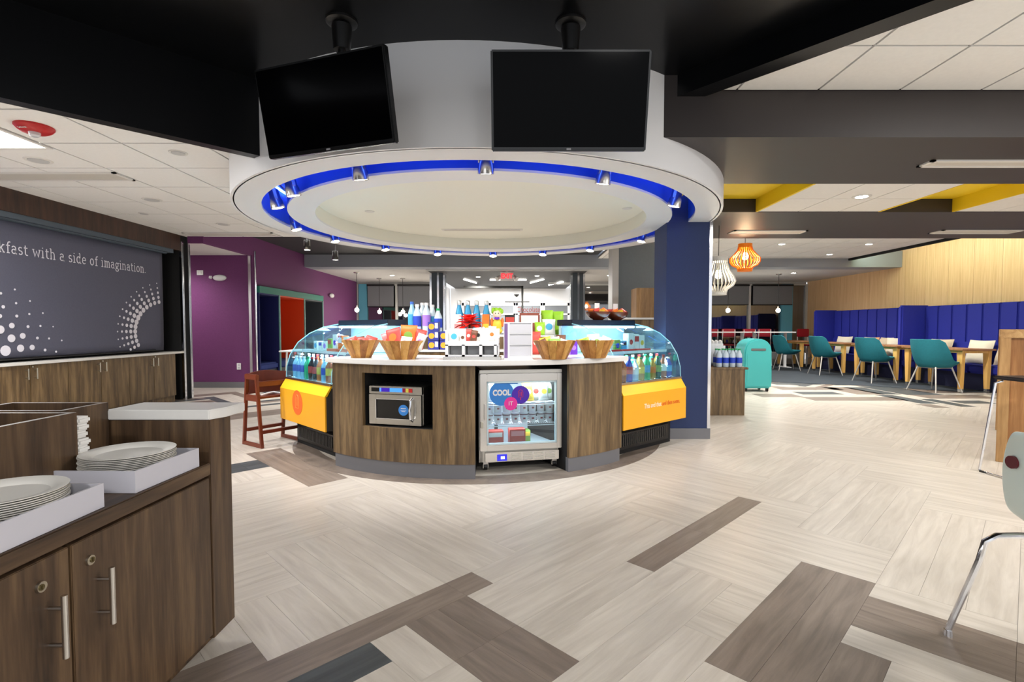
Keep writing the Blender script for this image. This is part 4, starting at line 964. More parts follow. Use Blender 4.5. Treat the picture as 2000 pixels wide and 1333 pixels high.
for k in range(9):
    m, cm, lm = [(WAT,CAPW,PKB),(WATC,CAPW,PKC),(AMB,CAPR,PKO)][k%3]
    row(ML, rz_l, .25, .656, [(.08+k*.1, 'b%d'%(k%3), .23, .036, m, cm, lm, ['blue','clear','amber'][k%3]+' drink bottle, %s from left,' % ORD[k])], 'drinks in the left cold case', 'second row, cold case by high chair')
    m, cm, lm = [(WATC,CAPG,PKW),(GRNB,CAPW,PKC),(TEA,CAPR,PKR)][k%3]
    row(MR, rz_r, .25, .656, [(.08+k*.1, 'c%d'%(k%3), .23, .036, m, cm, lm, ['clear','aqua','tea'][k%3]+' drink bottle, %s from counter,' % ORD[k])], 'drinks in the right cold case', 'second row, cold case by navy column')
# things on the glass shelves
shL = [(.10,PKW,PKC,.09),(.21,PKW,PKB,.085),(.31,PKW,PKL,.09),(.42,PKG,PKR,.12),(.53,PKW,PKV,.16),(.64,PKO,PKW,.15),(.75,PKW,PKY,.14),(.86,PKC,PKG,.12)]
for k, (x, m, m2, h) in enumerate(shL):
    inst(('cl',k), carton(.08,.07,h,m,m2,k%2==0), 'food_carton', 'food carton on glass shelf of the cold case by high chair, %s from left' % ORD[k], 'carton', ML @ Vector((x,.34,.9225)), rz_l, 'cartons on the left glass shelf')
shR = [(.10,PKG,PKW,.10),(.21,PKW,PKG,.12),(.32,PKG,PKB,.11),(.42,PKC,PKK,.10),(.53,PKW,PKR,.17),(.62,PKW,PKR,.16),(.71,PKW,PKY,.15)]
for k, (x, m, m2, h) in enumerate(shR):
    inst(('cr',k), carton(.08,.07,h,m,m2,k%2==0), 'food_carton', 'food carton on glass shelf of the cold case by navy column, %s from counter' % ORD[k], 'carton', MR @ Vector((x,.34,.9225)), rz_r, 'cartons on the right glass shelf')
tr_ = MR @ Vector((.50,.235,.9225)); tag(MB().box(-.42,.22,-.025,.025,0,.022).build('red_tray', mat('tray_red', (226,60,50), .4), bevel=.003), 'low red tray on the glass shelf of the cold case by the navy column', 'tray'); bpy.data.objects['red_tray'].location = tr_; bpy.data.objects['red_tray'].rotation_euler = (0,0,rz_r)
tr_ = ML @ Vector((.72,.235,.9225)); o = tag(MB().box(-.16,.16,-.025,.025,0,.03).build('salmon_tray', mat('tray_salmon', (236,120,90), .5), bevel=.003), 'low salmon tray on the glass shelf of the cold case by the high chair', 'tray'); o.location = tr_; o.rotation_euler = (0,0,rz_l)
# ---- back risers of the kiosk
rs = thing('display_riser', 'stepped walnut riser with white ledges behind the kiosk counter', 'display stand', (0,0,0))
MB().box(-1.02,.25,4.70,4.95,0,.925).build('lower_step', WOODK, rs, smooth=False); MB().box(-1.03,.26,4.69,4.95,.925,.943).build('lower_ledge', QUARTZ, rs)
UP = [(-1.05,4.95),(.36,4.95),(.33,5.0),(.64,5.28),(-1.05,5.28)]
MB().prism(UP, 0, 1.06).build('upper_step', WOODK, rs, smooth=False); MB().prism(UP, 1.06, 1.075).build('upper_ledge', QUARTZ, rs)
tag(MB().box(-1.32,-1.07,5.22,5.36,0,1.07).build('wood_stand', WOODK, bevel=.003), 'plain walnut stand between the left cold case and the tall bottles', 'stand')
# ---- wooden bowls
BW = [wood('bowl_wood_a', (138,88,36),(184,126,60),(214,160,90)), wood('bowl_wood_b', (168,114,50),(206,152,76),(228,182,108)), wood('bowl_wood_c', (112,68,30),(158,102,48),(188,132,70))]
def bowl(r0, r1, h, n=14, mats=(0,1,2)):
    def b(add):
        add('base', MB().lathe([(r0,0),(r0*1.01,.012)], 28), BW[2])
        for k in range(n):
            a0, a1 = 360*k/n+.6, 360*(k+1)/n-.6; mb = MB(); m = 3
            vs = []
            for (rr, z) in ((r0,.0),(r1,h),(r1-.012,h),(r0-.006,.012)):
                for i in range(m+1):
                    a = R(a0+(a1-a0)*i/m); vs.append((rr*math.cos(a), rr*math.sin(a), z))
            fs = []
            for q in range(4):
                for i in range(m): fs.append((q*(m+1)+i, q*(m+1)+i+1, ((q+1)%4)*(m+1)+i+1, ((q+1)%4)*(m+1)+i))
            fs += [(0,m+1,2*(m+1),3*(m+1)), (m,3*(m+1)+m,2*(m+1)+m,(m+1)+m)]
            add('stave', mb.add(vs, fs), BW[mats[(k*7+k//3)%3]])
        add('floor_disc', MB().lathe([(r0*.98,.012),(r0*.98,.016)], 24), BW[0])
    return b
bowls = [(706,690,.155,.078,'leftmost wooden salad bowl on the white worktop, filled with red packets'),(786,690,.178,.10,'wider wooden salad bowl on the worktop holding red and orange snack bags'),(1083,687,.168,.095,'wooden salad bowl on the worktop beside the white menu card'),(1162,684,.155,.085,'rightmost wooden salad bowl on the white worktop near the right cold case')]
BP = []
for k, (px, py, r1, r0, lab) in enumerate(bowls):
    Yb = [4.17, 3.98, 3.98, 4.12][k]; p = at(px, 700, Yb); p.z = KZ; BP.append(p)
    inst(('bowl',k), bowl(r0, r1, .145), 'wooden_bowl', lab, 'bowl', p, R(20*k), 'wooden salad bowls on the kiosk counter')
def stuff_bowl(k, specs, where):
    for i, (dx, dy, dz, w_, h_, m, m2, ry, rx, lab) in enumerate(specs):
        inst(('bg',k,i), bag(w_,h_,.045,m,m2), 'snack_bag', lab+' '+where, 'snack bag', BP[k]+Vector((dx,dy,dz)), 0, 'snacks in the wooden bowls', rot=(R(rx),R(ry),R(10*(i%3)-10)))
w0 = 'in the leftmost wooden bowl'
stuff_bowl(0, [(-.06,-.02,.07,.09,.10,PKR,PKW,-20,-20,'red snack bag at the left'),(0,-.03,.07,.09,.10,PKR,PKK,5,-25,'red snack bag in the middle'),(.06,-.02,.07,.09,.11,PKR,PKP,18,-20,'pinkish red snack bag at the right'),(-.03,.05,.07,.09,.10,PKN,PKR,-8,-15,'brown snack bag at the back'),(.04,.06,.07,.09,.10,PKR,PKY,10,-15,'red snack bag at the back')], w0)
w0 = 'in the wide bowl by the tall bottles'
stuff_bowl(1, [(-.05,-.02,.09,.12,.15,PKR,PKO,-14,-14,'upright red and orange snack bag'),(.04,.02,.09,.13,.17,PKO,PKG,2,-8,'tall orange snack bag with green print'),(.11,.02,.08,.09,.15,PKR,PKW,14,-8,'red snack bag with white print'),(.02,-.06,.06,.09,.12,PKW,PKP,6,-24,'white packet in front'),(.12,-.04,.07,.07,.13,PKW,PKL,20,-12,'white packet at the right rim'),(-.09,.05,.07,.10,.14,PKP,PKO,-18,-10,'pale pink snack bag at the left rim')], w0)
w0 = 'in the bowl beside the menu card'
stuff_bowl(2, [(-.08,-.02,.06,.09,.10,PKN,PKK,-25,-25,'dark brown bar packet'),(0,-.03,.06,.10,.11,PKG,PKY,0,-30,'olive bar packet'),(.07,-.02,.06,.09,.10,PKW,PKY,20,-28,'white bar packet'),(.0,.06,.06,.1,.11,PKW,PKN,-6,-15,'white and brown bar packet'),(-.05,.05,.06,.09,.11,PKY,PKN,-12,-15,'golden bar packet')], w0)
w0 = 'in the rightmost bowl by the right cold case'
stuff_bowl(3, [(-.07,-.02,.06,.09,.10,PKG,PKW,-25,-25,'green nut packet'),(.01,-.02,.07,.09,.11,PKW,PKG,4,-28,'white nut packet'),(.07,0,.06,.08,.12,PKW,PKK,22,-20,'white packet with black print'),(.0,.06,.07,.1,.12,PKW,PKC,-4,-15,'white and blue nut packet'),(-.06,.05,.06,.09,.10,PKY,PKG,-16,-15,'yellow nut packet')], w0)
# ---- white cutlery caddy on a steel tray
p = at(924, 702, 3.93); p.z = KZ
ty = tag(MB().box(-.215,.215,-.13,.16,0,.018).box(-.215,.215,-.13,-.122,.018,.026).build('steel_tray', STEELL, bevel=.003), 'shallow steel tray under the white caddy on the worktop', 'tray'); ty.location = p
cd_ = thing('condiment_caddy', 'white condiment caddy with three open slots below and packets on top', 'caddy', p+Vector((.0,0,.026)))
cw = .20
MB().box(-cw,cw,-.10,.12,0,.008).box(-cw,cw,.112,.12,0,.21).box(-cw,-cw+.008,-.10,.12,0,.20).box(cw-.008,cw,-.10,.12,0,.14).box(-cw,cw,-.10,.12,.088,.096).build('body', WHITEP, cd_)
for x in (-.2,-.075,.055,.165): MB().box(x,x+.022,-.104,.112,.0,.09).build('divider', WHITEP, cd_)
MB().box(-cw,cw,-.104,-.098,.082,.118).box(-cw,cw,-.104,-.098,0,.014).build('front_lip', WHITEP, cd_)
for k in range(3): MB().box(-.175+k*.13,-.08+k*.13+.005,.02,.03,.010,.08).build('slot_back', mat('slot_grey', (190,190,192), .5), cd_)
CZ = p.z+.026+.0965
items = [(-.14,.0,.09,.10,PKW,PKC,'white tea packet with blue dab'),(-.075,-.03,.05,.085,PKW,PKN,'white sugar packet'),(-.04,.02,.05,.11,PKR,PKW,'red sachet'),(0,-.02,.05,.10,PKN,PKR,'brown sachet'),(.045,.0,.06,.12,PKW,PKK,'white packet with dark print'),(.09,-.03,.07,.11,PKW,PKW,'plain white sachet'),(.14,.0,.06,.13,PKW,PKO,'white sachet with orange print')]
for i, (dx, dy, w_, h_, m, m2, lab) in enumerate(items):
    inst(('cad',i), bag(w_,h_,.03,m,m2), 'condiment_sachet', lab+' standing in the white caddy', 'sachet', (p.x+dx,p.y+dy,CZ), 0, 'sachets in the white caddy', rot=(R(-10),R(-6+5*(i%4)),0))
# ---- menu card
p = at(1012, 704, 3.9); p.z = KZ
mn = thing('menu_card', 'white standing menu card with a purple spine and grey rows', 'menu', p, R(6))
MB().box(-.11,.11,0,.012,.0,.285).build('card', WHITEP, mn); MB().box(-.105,-.080,-.002,.001,.012,.275).build('spine_print', mat('menu_purple', (120,90,140), .5), mn)
for k in range(3):
    z0 = .03+k*.085; MB().box(-.065,.10,-.0015,.0005,z0,z0+.07).build('text_block', mat('menu_grey', (202,202,206), .6), mn); MB().box(-.065,.10,-.002,.001,z0+.073,z0+.078).build('row_rule', mat('menu_rule', (120,122,126), .6), mn)
MB().box(-.11,.11,-.04,.08,-.0,.006).build('foot', WHITEP, mn)
# ---- packs on the lower ledge
def pack(add):
    k = add('carton', MB().box(-.05,.05,-.05,.05,0,.085), mat('pack_navy', (44,52,140), .45), bevel=.003)
    add('print_disc', MB().cyl((-.016,-.051,.042),(-.016,-.049,.042),.027,n=16), mat('pack_amber', (240,160,40), .5), k); add('print_panel', MB().box(.016,.044,-.0515,-.049,.025,.075), PKW, k)
for c in range(2):
    for r_ in range(3):
        if r_ == 2 and c == 1: continue
        q = at(848+c*23, 680, 4.80); q.z = .943+r_*.0865
        inst('pack', pack, 'snack_pack', 'navy and amber snack pack, %s in the %s stack left of the caddy' % (['bottom','middle','top'][r_], ['left','right'][c]), 'snack pack', (q.x+c*.0, q.y, q.z), 0, 'navy snack packs on the riser')
# ---- tall water bottles on the upper ledge
T_ = 1.075
def tallb(h, r, m, cm, lm): return bottle(h, r, m, cm, lm, .42, (.28,.62))
for k, (px, y, h, m, cm, lm, lab) in enumerate([(805,5.08,.33,WAT,CAPB,PKC,'tall pale blue water bottle with a blue cap, leftmost of the tall bottles'),(815,5.0,.30,WATC,CAPW,PKB,'tall clear water bottle with a deep blue label'),(825,5.1,.32,WATC,CAPW,PKW,'tall clear water bottle with a white label, behind the blue labelled one'),(833,5.0,.315,WATC,CAPW,PKL,'tall clear water bottle with a lilac label'),(845,5.1,.30,WATC,CAPW,PKC,'clear water bottle beside the green-capped one'),(856,5.0,.26,WATC,CAPG,PKB,'clear water bottle with a green cap')]):
    q = at(px, 640, y); inst(('tall',k), tallb(h,.040,m,cm,lm), 'water_bottle', lab, 'bottle', (q.x, q.y, T_), 0, 'tall water bottles on the riser')
# ---- steel blue flasks
def flask(add):
    add('body', MB().lathe([(.036,0),(.040,.01),(.040,.19),(.036,.22),(.024,.27),(.019,.29),(.019,.30)], 20), mat('flask_blue', (48,150,196), .35, .2)); add('cap', MB().lathe([(.021,.30),(.021,.335),(.017,.345)], 16), mat('flask_steel', (190,192,190), .3, .8))
for k, px in enumerate((897,914,931,950)):
    q = at(px, 620, 5.15); inst('flask', flask, 'drink_flask', 'turquoise steel flask, %s from the left behind the red flower' % ORD[k], 'flask', (q.x, q.y, T_), 0, 'turquoise flasks on the riser')
def carton_milk(m, m2):
    def b(add):
        k = add('box', MB().box(-.035,.035,-.035,.035,0,.15), m, bevel=.002); add('gable', MB().prismx([(-.035,.15),(.035,.15),(.004,.185),(-.004,.185)], -.035, .035).box(-.035,.035,-.004,.004,.185,.205), m); add('print', MB().box(-.028,.028,-.0365,-.034,.03,.11), m2, k)
    return b
for px, py, y, m, m2, lab in ((894,0,5.03,PKW,PKP,'white milk carton with pink print in front of the turquoise flasks'),(949,0,5.03,PKO,PKY,'orange juice carton in front of the turquoise flasks')):
    q = at(px, 640, y); inst(('milk',px), carton_milk(m, m2), 'drink_carton', lab, 'carton', (q.x, q.y, T_+.0), 0, 'cartons in front of the flasks')
# ---- red poinsettia in a small pot on the caddy top shelf level (stands on the riser)
q = at(917, 640, 4.80)
pl = thing('potted_poinsettia', 'red poinsettia with green leaves in a small pot behind the caddy', 'plant', (q.x, q.y, .943))
MB().lathe([(.045,0),(.06,.10),(.064,.105)], 18).build('pot', mat('pot_red', (150,40,36), .4), pl)
MB().cyl((0,0,.1),(0,0,.24),.008,n=8).build('stem', mat('stem_green', (60,110,50), .6), pl)
def leafmesh(l, w_): return [(0,0,0),(l*.35,-w_/2,.012),(l*.35,w_/2,.012),(l*.7,-w_*.38,.004),(l*.7,w_*.38,.004),(l,0,-.02),(l*.35,0,0),(l*.7,0,-.006)], [(0,1,6),(0,6,2),(1,3,7,6),(6,7,4,2),(3,5,7),(7,5,4)]
RED = mat('bract_red', (226,34,22), .5); GRNL = mat('leaf_green', (44,110,46), .5)
rg = random.Random(5)
for k in range(22):
    a = k*2.4; tilt = R(50-k*3.4); l = .10+.065*(k/22)
    v, f = leafmesh(l, .085); M_ = Matrix.Translation((0,0,.275-k*.0022)) @ Matrix.Rotation(a,4,'Z') @ Matrix.Rotation(-tilt,4,'Y')
    o = MB(M_).add(v, f).build('bract', RED, pl); o.modifiers.new('t','SOLIDIFY').thickness = .0015
for k in range(9):
    a = k*.7+.3; v, f = leafmesh(.14, .075); M_ = Matrix.Translation((0,0,.20-.006*(k%3))) @ Matrix.Rotation(a,4,'Z') @ Matrix.Rotation(R(14),4,'Y')
    o = MB(M_).add(v, f).build('leaf', GRNL, pl); o.modifiers.new('t','SOLIDIFY').thickness = .0015
# ---- soft toy: a plain rag doll with green curls
q = at(971, 640, 5.02)
dl = thing('rag_doll', 'small rag doll with lime green hair and a bright patchwork body', 'soft toy', (q.x, q.y, T_))
MB().ell((0,0,.10),.05,.04,.07).ell((-.035,-.03,.04),.02,.035,.02).ell((.035,-.03,.04),.02,.035,.02).ell((0,0,.045),.045,.04,.045).build('body', PKY, dl, label='yellow body')
MB().ell((0,-.005,.205),.042,.038,.045,16,10).build('head', mat('doll_face', (244,220,196), .6), dl)
for i in range(14): a = i*.9; MB().ell((.04*math.cos(a), .012+.026*math.sin(a), .225+.012*(i%3)), .021,.021,.021,8,6).build('curl', PKLG, dl)
MB().ell((-.052,-.01,.125),.016,.016,.045).build('arm', PKO, dl); MB().ell((.052,-.01,.125),.016,.016,.045).build('arm', PKO, dl)
MB().tube([(-.022,-.045,.165),(0,-.05,.16),(.022,-.045,.165)],.012,6).build('bow_tie', PKV, dl); MB().ell((-.014,-.040,.212),.005,.004,.006,8,6).build('eye', PKK, dl); MB().ell((.014,-.040,.212),.005,.004,.006,8,6).build('eye', PKK, dl)
q = at(951, 640, 4.76)
pb = thing('plush_bear', 'white plush animal with a round grey muzzle beside the red flower', 'soft toy', (q.x, q.y, .943))
MB().ell((0,0,.07),.055,.045,.07).ell((-.04,-.035,.025),.022,.04,.022).ell((.04,-.035,.025),.022,.04,.022).build('body', mat('plush_white', (236,232,228), .9), pb)
MB().ell((0,-.01,.165),.042,.04,.040,14,10).build('head', mat('plush_white', (236,232,228), .9), pb); MB().ell((0,-.045,.155),.022,.018,.018).build('muzzle', mat('plush_grey', (160,156,150), .9), pb)
for s in (-1, 1): MB().ell((s*.032,0,.20),.014,.010,.014,8,6).build('ear', mat('plush_white', (236,232,228), .9), pb)
# ---- counter candy boxes behind the menu card
def cbox(key, px, y, z, w_, h_, d, m, m2, lab, disc=False, name='snack_box'):
    q = at(px, 640, y); return inst(('cb',key), carton(w_,d,h_,m,m2,disc), name, lab, 'snack box', (q.x, q.y, z), 0, 'boxed sweets on the riser')
cbox(1, 996, 5.1, T_, .10, .20, .08, PKK, PKR, 'black and red sweets box behind the menu card')
cbox(2, 1010, 5.0, T_, .08, .10, .06, PKV, PKM, 'violet sweets box behind the menu card, left')
cbox(3, 1022, 4.99, T_, .07, .09, .05, PKM, PKW, 'magenta sweets box behind the menu card, right')
cbox(4, 1034, 5.12, T_, .20, .22, .08, mat('choc_brown', (150,80,62), .5), PKW, 'tall reddish brown chocolate display box with a curved top sign')
q = at(1028, 640, 5.02); o = text('Chocolate', .075, mat('choc_sign', (176,60,52), .5), None, Matrix.Translation((0,0,0)) @ Matrix.Rotation(PI/2,4,'X'), name='chocolate_sign', align='CENTER', width=.23, extrude=.004); o.location = (q.x+.02, 5.12, T_+.252); tag(o, 'red cut-out word sign on top of the chocolate display box', 'sign')
for k, (px, y, z, w_, h_, m, m2, lab) in enumerate([(1068,5.14,T_,.12,.24,PKLG,PKW,'tall lime green crisp bag, left of the pair'),(1089,5.2,T_,.12,.23,PKLG,PKG,'tall lime green crisp bag, right of the pair'),(1072,5.07,T_,.13,.15,PKW,PKC,'silver white crisp bag in front of the lime bags'),(1054,5.0,T_,.10,.12,PKLG,PKW,'short lime packet above the menu bowl'),(1080,4.70,KZ,.10,.15,PKG,PKLG,'green crisp packet on the lower ledge'),(1096,4.69,KZ,.09,.17,PKN,PKR,'brown packet on the lower ledge'),(1047,4.62,KZ,.08,.20,PKR,PKW,'bright red tall packet beside the menu card'),(1112,5.22,T_,.08,.12,PKL,PKV,'lilac packet by the black case hood')]):
    q = at(px, 640, y); inst(('crisp',k), bag(w_,h_,.05,m,m2), 'crisp_bag', lab, 'snack bag', (q.x, q.y, z+.002), 0, 'crisp bags on the riser', rot=(R(-4),0,R(-8+6*(k%3))))
for k, (px, y, w_, h_, m, m2, lab) in enumerate([(1064,4.60,.085,.13,PKW,PKR,'white noodle cup box with red band on the lower ledge'),(1084,4.60,.075,.15,PKR,PKY,'red and yellow noodle box on the lower ledge'),(1106,4.62,.075,.13,PKL,PKV,'lilac sweets box on the lower ledge, left'),(1120,4.64,.07,.125,PKV,PKL,'violet sweets box on the lower ledge, right')]):
    cbox(10+k, px, y, KZ, w_, h_, .06, m, m2, lab, k%2==1)
# ---- dark fruit bowls on the right case hood
HZ = 1.226
def dbowl(add):
    add('bowl', MB().lathe([(.05,0),(.055,.006),(.10,.03),(.125,.065),(.128,.085),(.118,.085),(.112,.06),(.04,.02)], 26), mat('dark_red_wood', (96,42,22), .25, coat=.3))
for k, (x, lab) in enumerate([(.80,'dark polished wooden bowl of orange packets on the right cold case hood'),(.50,'smaller looking dark bowl of mixed packets farther along the right cold case hood')]):
    b0 = MR @ Vector((x,.70,HZ)); inst('dbowl', dbowl, 'serving_bowl', lab, 'bowl', b0, 0, 'dark bowls on the case hood')
    for i in range(5):
        a = i*1.3; inst(('ob',k,i), bag(.09,.075,.04,(PKR,PKO)[(i+k)%2],PKY), 'sweet_packet', 'orange-red sweet packet, %s one in the %s dark bowl' % (['leftmost','front','right','back','topmost'][i], ['right','left'][k]), 'snack bag', b0+Vector((.055*math.cos(a), .055*math.sin(a), .05)), 0, 'packets in the dark bowls', rot=(R(-30),R(14*(i-2)),a))
    o = thing('price_card', 'small white price card standing in the '+['right','left'][k]+' dark bowl', 'card', b0+Vector((-.01,.0,.055)), R(20)); MB().box(-.028,.028,0,.002,.03,.12).build('card', WHITEP, o); MB().cyl((0,.003,0),(0,.003,.05),.003,n=6).build('stick', STEELL, o)
# ---- high chair beside the left case
HC = mat('mahogany_wood', (108,46,26), .4, noise=.2, scale=12, stretch=(3,3,1))
hcx, hcy = fl(526, 878), None
hc = thing('high_chair', 'mahogany stained wooden restaurant high chair beside the left cold case', 'high chair', (hcx.x-.07, hcx.y+.02, 0), R(55))
W_, D_, Hh = .40, .36, .70
for s in (0, 1):
    x = s*W_
    side_ = []
    MB().prismx([(.0,.0),(.03,.0),(.105,Hh-.05),(.075,Hh-.05)], x-.014, x+.014).build('leg', HC, hc, bevel=.003)
    MB().prismx([(D_-.03,.0),(D_,.0),(D_-.075,Hh-.05),(D_-.105,Hh-.05)], x-.014, x+.014).build('leg', HC, hc, bevel=.003)
    MB().box(x-.015,x+.015,.07,D_-.07,Hh-.055,Hh).build('arm_rail', HC, hc, bevel=.006)
    MB().box(x-.013,x+.013,.0,D_,.0,.035).build('floor_rail', HC, hc, bevel=.003)
    MB().box(x-.012,x+.012,.07,D_-.07,.44,.50).build('seat_rail', HC, hc, bevel=.003)
MB().box(.012,W_-.012,.035,.065,.13,.16).build('stretcher', HC, hc); MB().box(.012,W_-.012,D_-.065,D_-.035,.13,.16).build('stretcher', HC, hc)
MB().box(.012,W_-.012,.10,D_-.10,.46,.48).build('seat', HC, hc, bevel=.004)
vs = []; fs = []
for i in range(9):
    a = i/8; x = .014+(W_-.028)*a; y = D_-.105+.05*math.sin(PI*a); vs += [(x,y,.50),(x,y,Hh+.02*math.sin(PI*a)),(x,y+.018,Hh+.02*math.sin(PI*a)),(x,y+.018,.50)]
for i in range(8):
    fs += [(4*i+j,4*i+(j+1)%4,4*i+4+(j+1)%4,4*i+4+j) for j in range(4)]
fs += [(0,1,2,3),(32,33,34,35)]
MB().add(vs, fs).build('backrest', HC, hc); MB().box(.012,W_-.012,.085,.11,.58,.63).build('front_bar', HC, hc, bevel=.004)
MB().tube([(.10,.2,.482),(.16,.18,.50),(.24,.22,.50),(.30,.2,.482)], .011, 6).build('safety_strap', WHITEP, hc)
# ---- white table by the niches
tb = thing('white_table', 'white table with splayed slim legs in front of the navy niche', 'table', (-4.15, 8.9, 0))
MB().box(0,1.2,0,.75,.72,.745).build('table_top', WHITEP, tb, bevel=.006)
for x, y, dx in ((.1,.1,-.04),(1.1,.1,.04),(.1,.65,-.04),(1.1,.65,.04)): MB().cyl((x,y,.72),(x+dx,y,0),.018,.012,n=10).build('leg', WHITEP, tb)
# ---- low walnut stand with water packs, tall panel
LZ_ = .63; p0 = fl(1391, 812)
ls = thing('walnut_stand', 'low walnut stand holding packs of bottled water behind the navy column', 'stand', (p0.x-.45, p0.y, 0))
MB().box(0,.87,0,.6,0,LZ_-.03).build('body', WOODK, ls, smooth=False); MB().box(0,.91,-.01,.61,LZ_-.03,LZ_).build('top', WOODK, ls, bevel=.003)
tag(MB().box(p0.x-.40,p0.x+.075,p0.y+.30,p0.y+.60,LZ_+.001,1.83).build('walnut_screen', WOODK, bevel=.003), 'tall walnut panel standing behind the chrome edge of the navy column', 'panel')
k = 0
for r_ in range(2):
    for c in range(4):
        x = p0.x+.11+c*.088; y = p0.y+.08+r_*.10
        inst('wpack', bottle(.24,.038,mat('pack_water', (200,215,228), .12, coat=.4),CAPG,mat('water_label', (36,70,190), .4),.42,(.22,.52)), 'water_bottle', 'blue-labelled water bottle on the low walnut stand, %s row, %s from column' % (['front','back'][r_], ORD[c]), 'bottle', (x, y, LZ_), 0, 'bottled water on the low walnut stand')
pk = thing('bottle_wrap', 'crumpled clear plastic wrap on the pack of water bottles', 'plastic wrap', (p0.x+.10, p0.y+.32, LZ_))
mb = MB()
rg = random.Random(2)
MB().box(-.04,.20,0,.16,0,.30).build('pack', mat('wrap_white', (222,226,230), .25, noise=.15, scale=30, bump=.6), pk, bevel=.03)
for i in range(4): MB().ell((-.02+i*.055,.08,.30),.03,.05,.05,8,6).build('fold', mat('wrap_white', (222,226,230), .25), pk)
# ---- teal rolling bin
p0 = fl(1480, 766)
tbn = thing('teal_waste_bin', 'teal rounded-top waste bin on casters with a grey slot', 'bin', (p0.x, p0.y, 0))
TEAL = mat('teal_plastic', (62,168,168), .4)
prof = [(-.24,.06),(.24,.06),(.255,.2),(.245,.72)]+[(.235*math.cos(R(a)), .76+.19*math.sin(R(a))) for a in range(10,171,16)]+[(-.245,.72),(-.255,.2)]
MB().prismy(prof, 0, .42).build('body', TEAL, tbn, bevel=.025)
MB().box(-.13,.13,-.006,.02,.735,.775).build('slot', mat('bin_slot', (96,96,96), .6), tbn, bevel=.004)
MB().box(-.20,.20,-.004,.02,.10,.68).build('door', TEAL, tbn, bevel=.003)
for x in (-.19,.19):
    for y in (.06,.36): MB().cyl((x-.015,y,.03),(x+.015,y,.03),.03,n=14).box(x-.02,x+.02,y-.02,y+.02,.04,.062).build('caster', BLACK, tbn)
# ---- grey wall block furniture behind the kiosk
tag(MB().box(1.72,2.3,7.4,7.75,0,1.72).build('oak_locker', WOODL, bevel=.004), 'tall plain oak cabinet half hidden behind the navy column', 'cabinet')
tag(MB().box(1.35,2.2,6.55,6.75,0,1.25).build('low_partition', WOODK, bevel=.003), 'low wooden partition behind the right cold case', 'partition'); tag(MB().box(1.33,2.22,6.52,6.78,1.251,1.275).build('partition_cap', QUARTZ, bevel=.003), 'white capping on the low partition behind the right cold case', 'ledge')
# ================================================================== HANGING SCREENS
TVB = mat('screen_bezel', (8,8,9), .25); TVG = mat('screen_glass', (2,2,3), .10, spec=.06)
def tv(name, label, c, yaw, tilt, W_, H_, ztop, px_pole):
    t = thing(name, label, 'television', c, 0, 'hanging televisions', rot=(R(tilt), 0, R(yaw)))
    MB().box(-W_/2,W_/2,0,.045,-H_/2,H_/2).build('housing', TVB, t, bevel=.006)
    MB().box(-W_/2+.012,W_/2-.012,-.002,.003,-H_/2+.02,H_/2-.012).build('display', TVG, t)
    MB().box(-.012,.012,-.003,.0,-H_/2+.006,-H_/2+.014).build('logo', mat('logo_grey', (150,150,155), .4), t)
    MB().box(-.2,.2,.045,.09,-.15,.15).build('wall_plate', BLACK, t)
    return t
def mount(label, c, zc):
    t = thing('ceiling_mount', label, 'tv mount', (c[0], c[1], zc))
    top = 2.84-zc
    MB().cyl((0,0,0),(0,0,top),.022,n=12).build('pole', BLACK, t); MB().lathe([(.07,top-.02),(.085,top-.012),(.085,top)], 20).build('ceiling_plate', BLACK, t); MB().cyl((0,0,top-.16),(0,0,top-.03),.045,.055,n=14).build('swivel_joint', BLACK, t)
    MB().box(-.06,.06,-.10,.02,-.02,.04).build('bracket', BLACK, t)
# right screen
a, b = at(958,94,2.68), at(1278,97,2.68); c_, d_ = at(1257,297,2.80), at(960,294,2.80)
ctr = (a+b+c_+d_)/4; Wr = ((b-a).length+(c_-d_).length)/2; Hr = ((a-d_).length+(b-c_).length)/2
tv('television', 'black television hanging near the centre, squarely facing the room', ctr, 0, 13, Wr, Hr, 2.84, 1115)
mount('black ceiling pole holding the central television', (at(1115,60,2.9).x, ctr.y+.17), ctr.z+.04)
a, b = at(507,131,2.80), at(752,88,2.55); c_, d_ = at(768,278,2.65), at(513,312,2.93)
ctr = (a+b+c_+d_)/4; Wl = ((b-a).length+(c_-d_).length)/2; Hl = ((a-d_).length+(b-c_).length)/2
yaw = math.degrees(math.atan2((b-a).y+(c_-d_).y, (b-a).x+(c_-d_).x))
tv('television', 'black unlit television hanging at an angle at the left of the drum', ctr, yaw, 12, Wl, Hl, 2.84, 635)
n_ = Vector((-math.sin(R(yaw)), math.cos(R(yaw)), 0))
mount('black ceiling pole holding the angled left television', (ctr.x+n_.x*.17, ctr.y+n_.y*.17), ctr.z+.04)

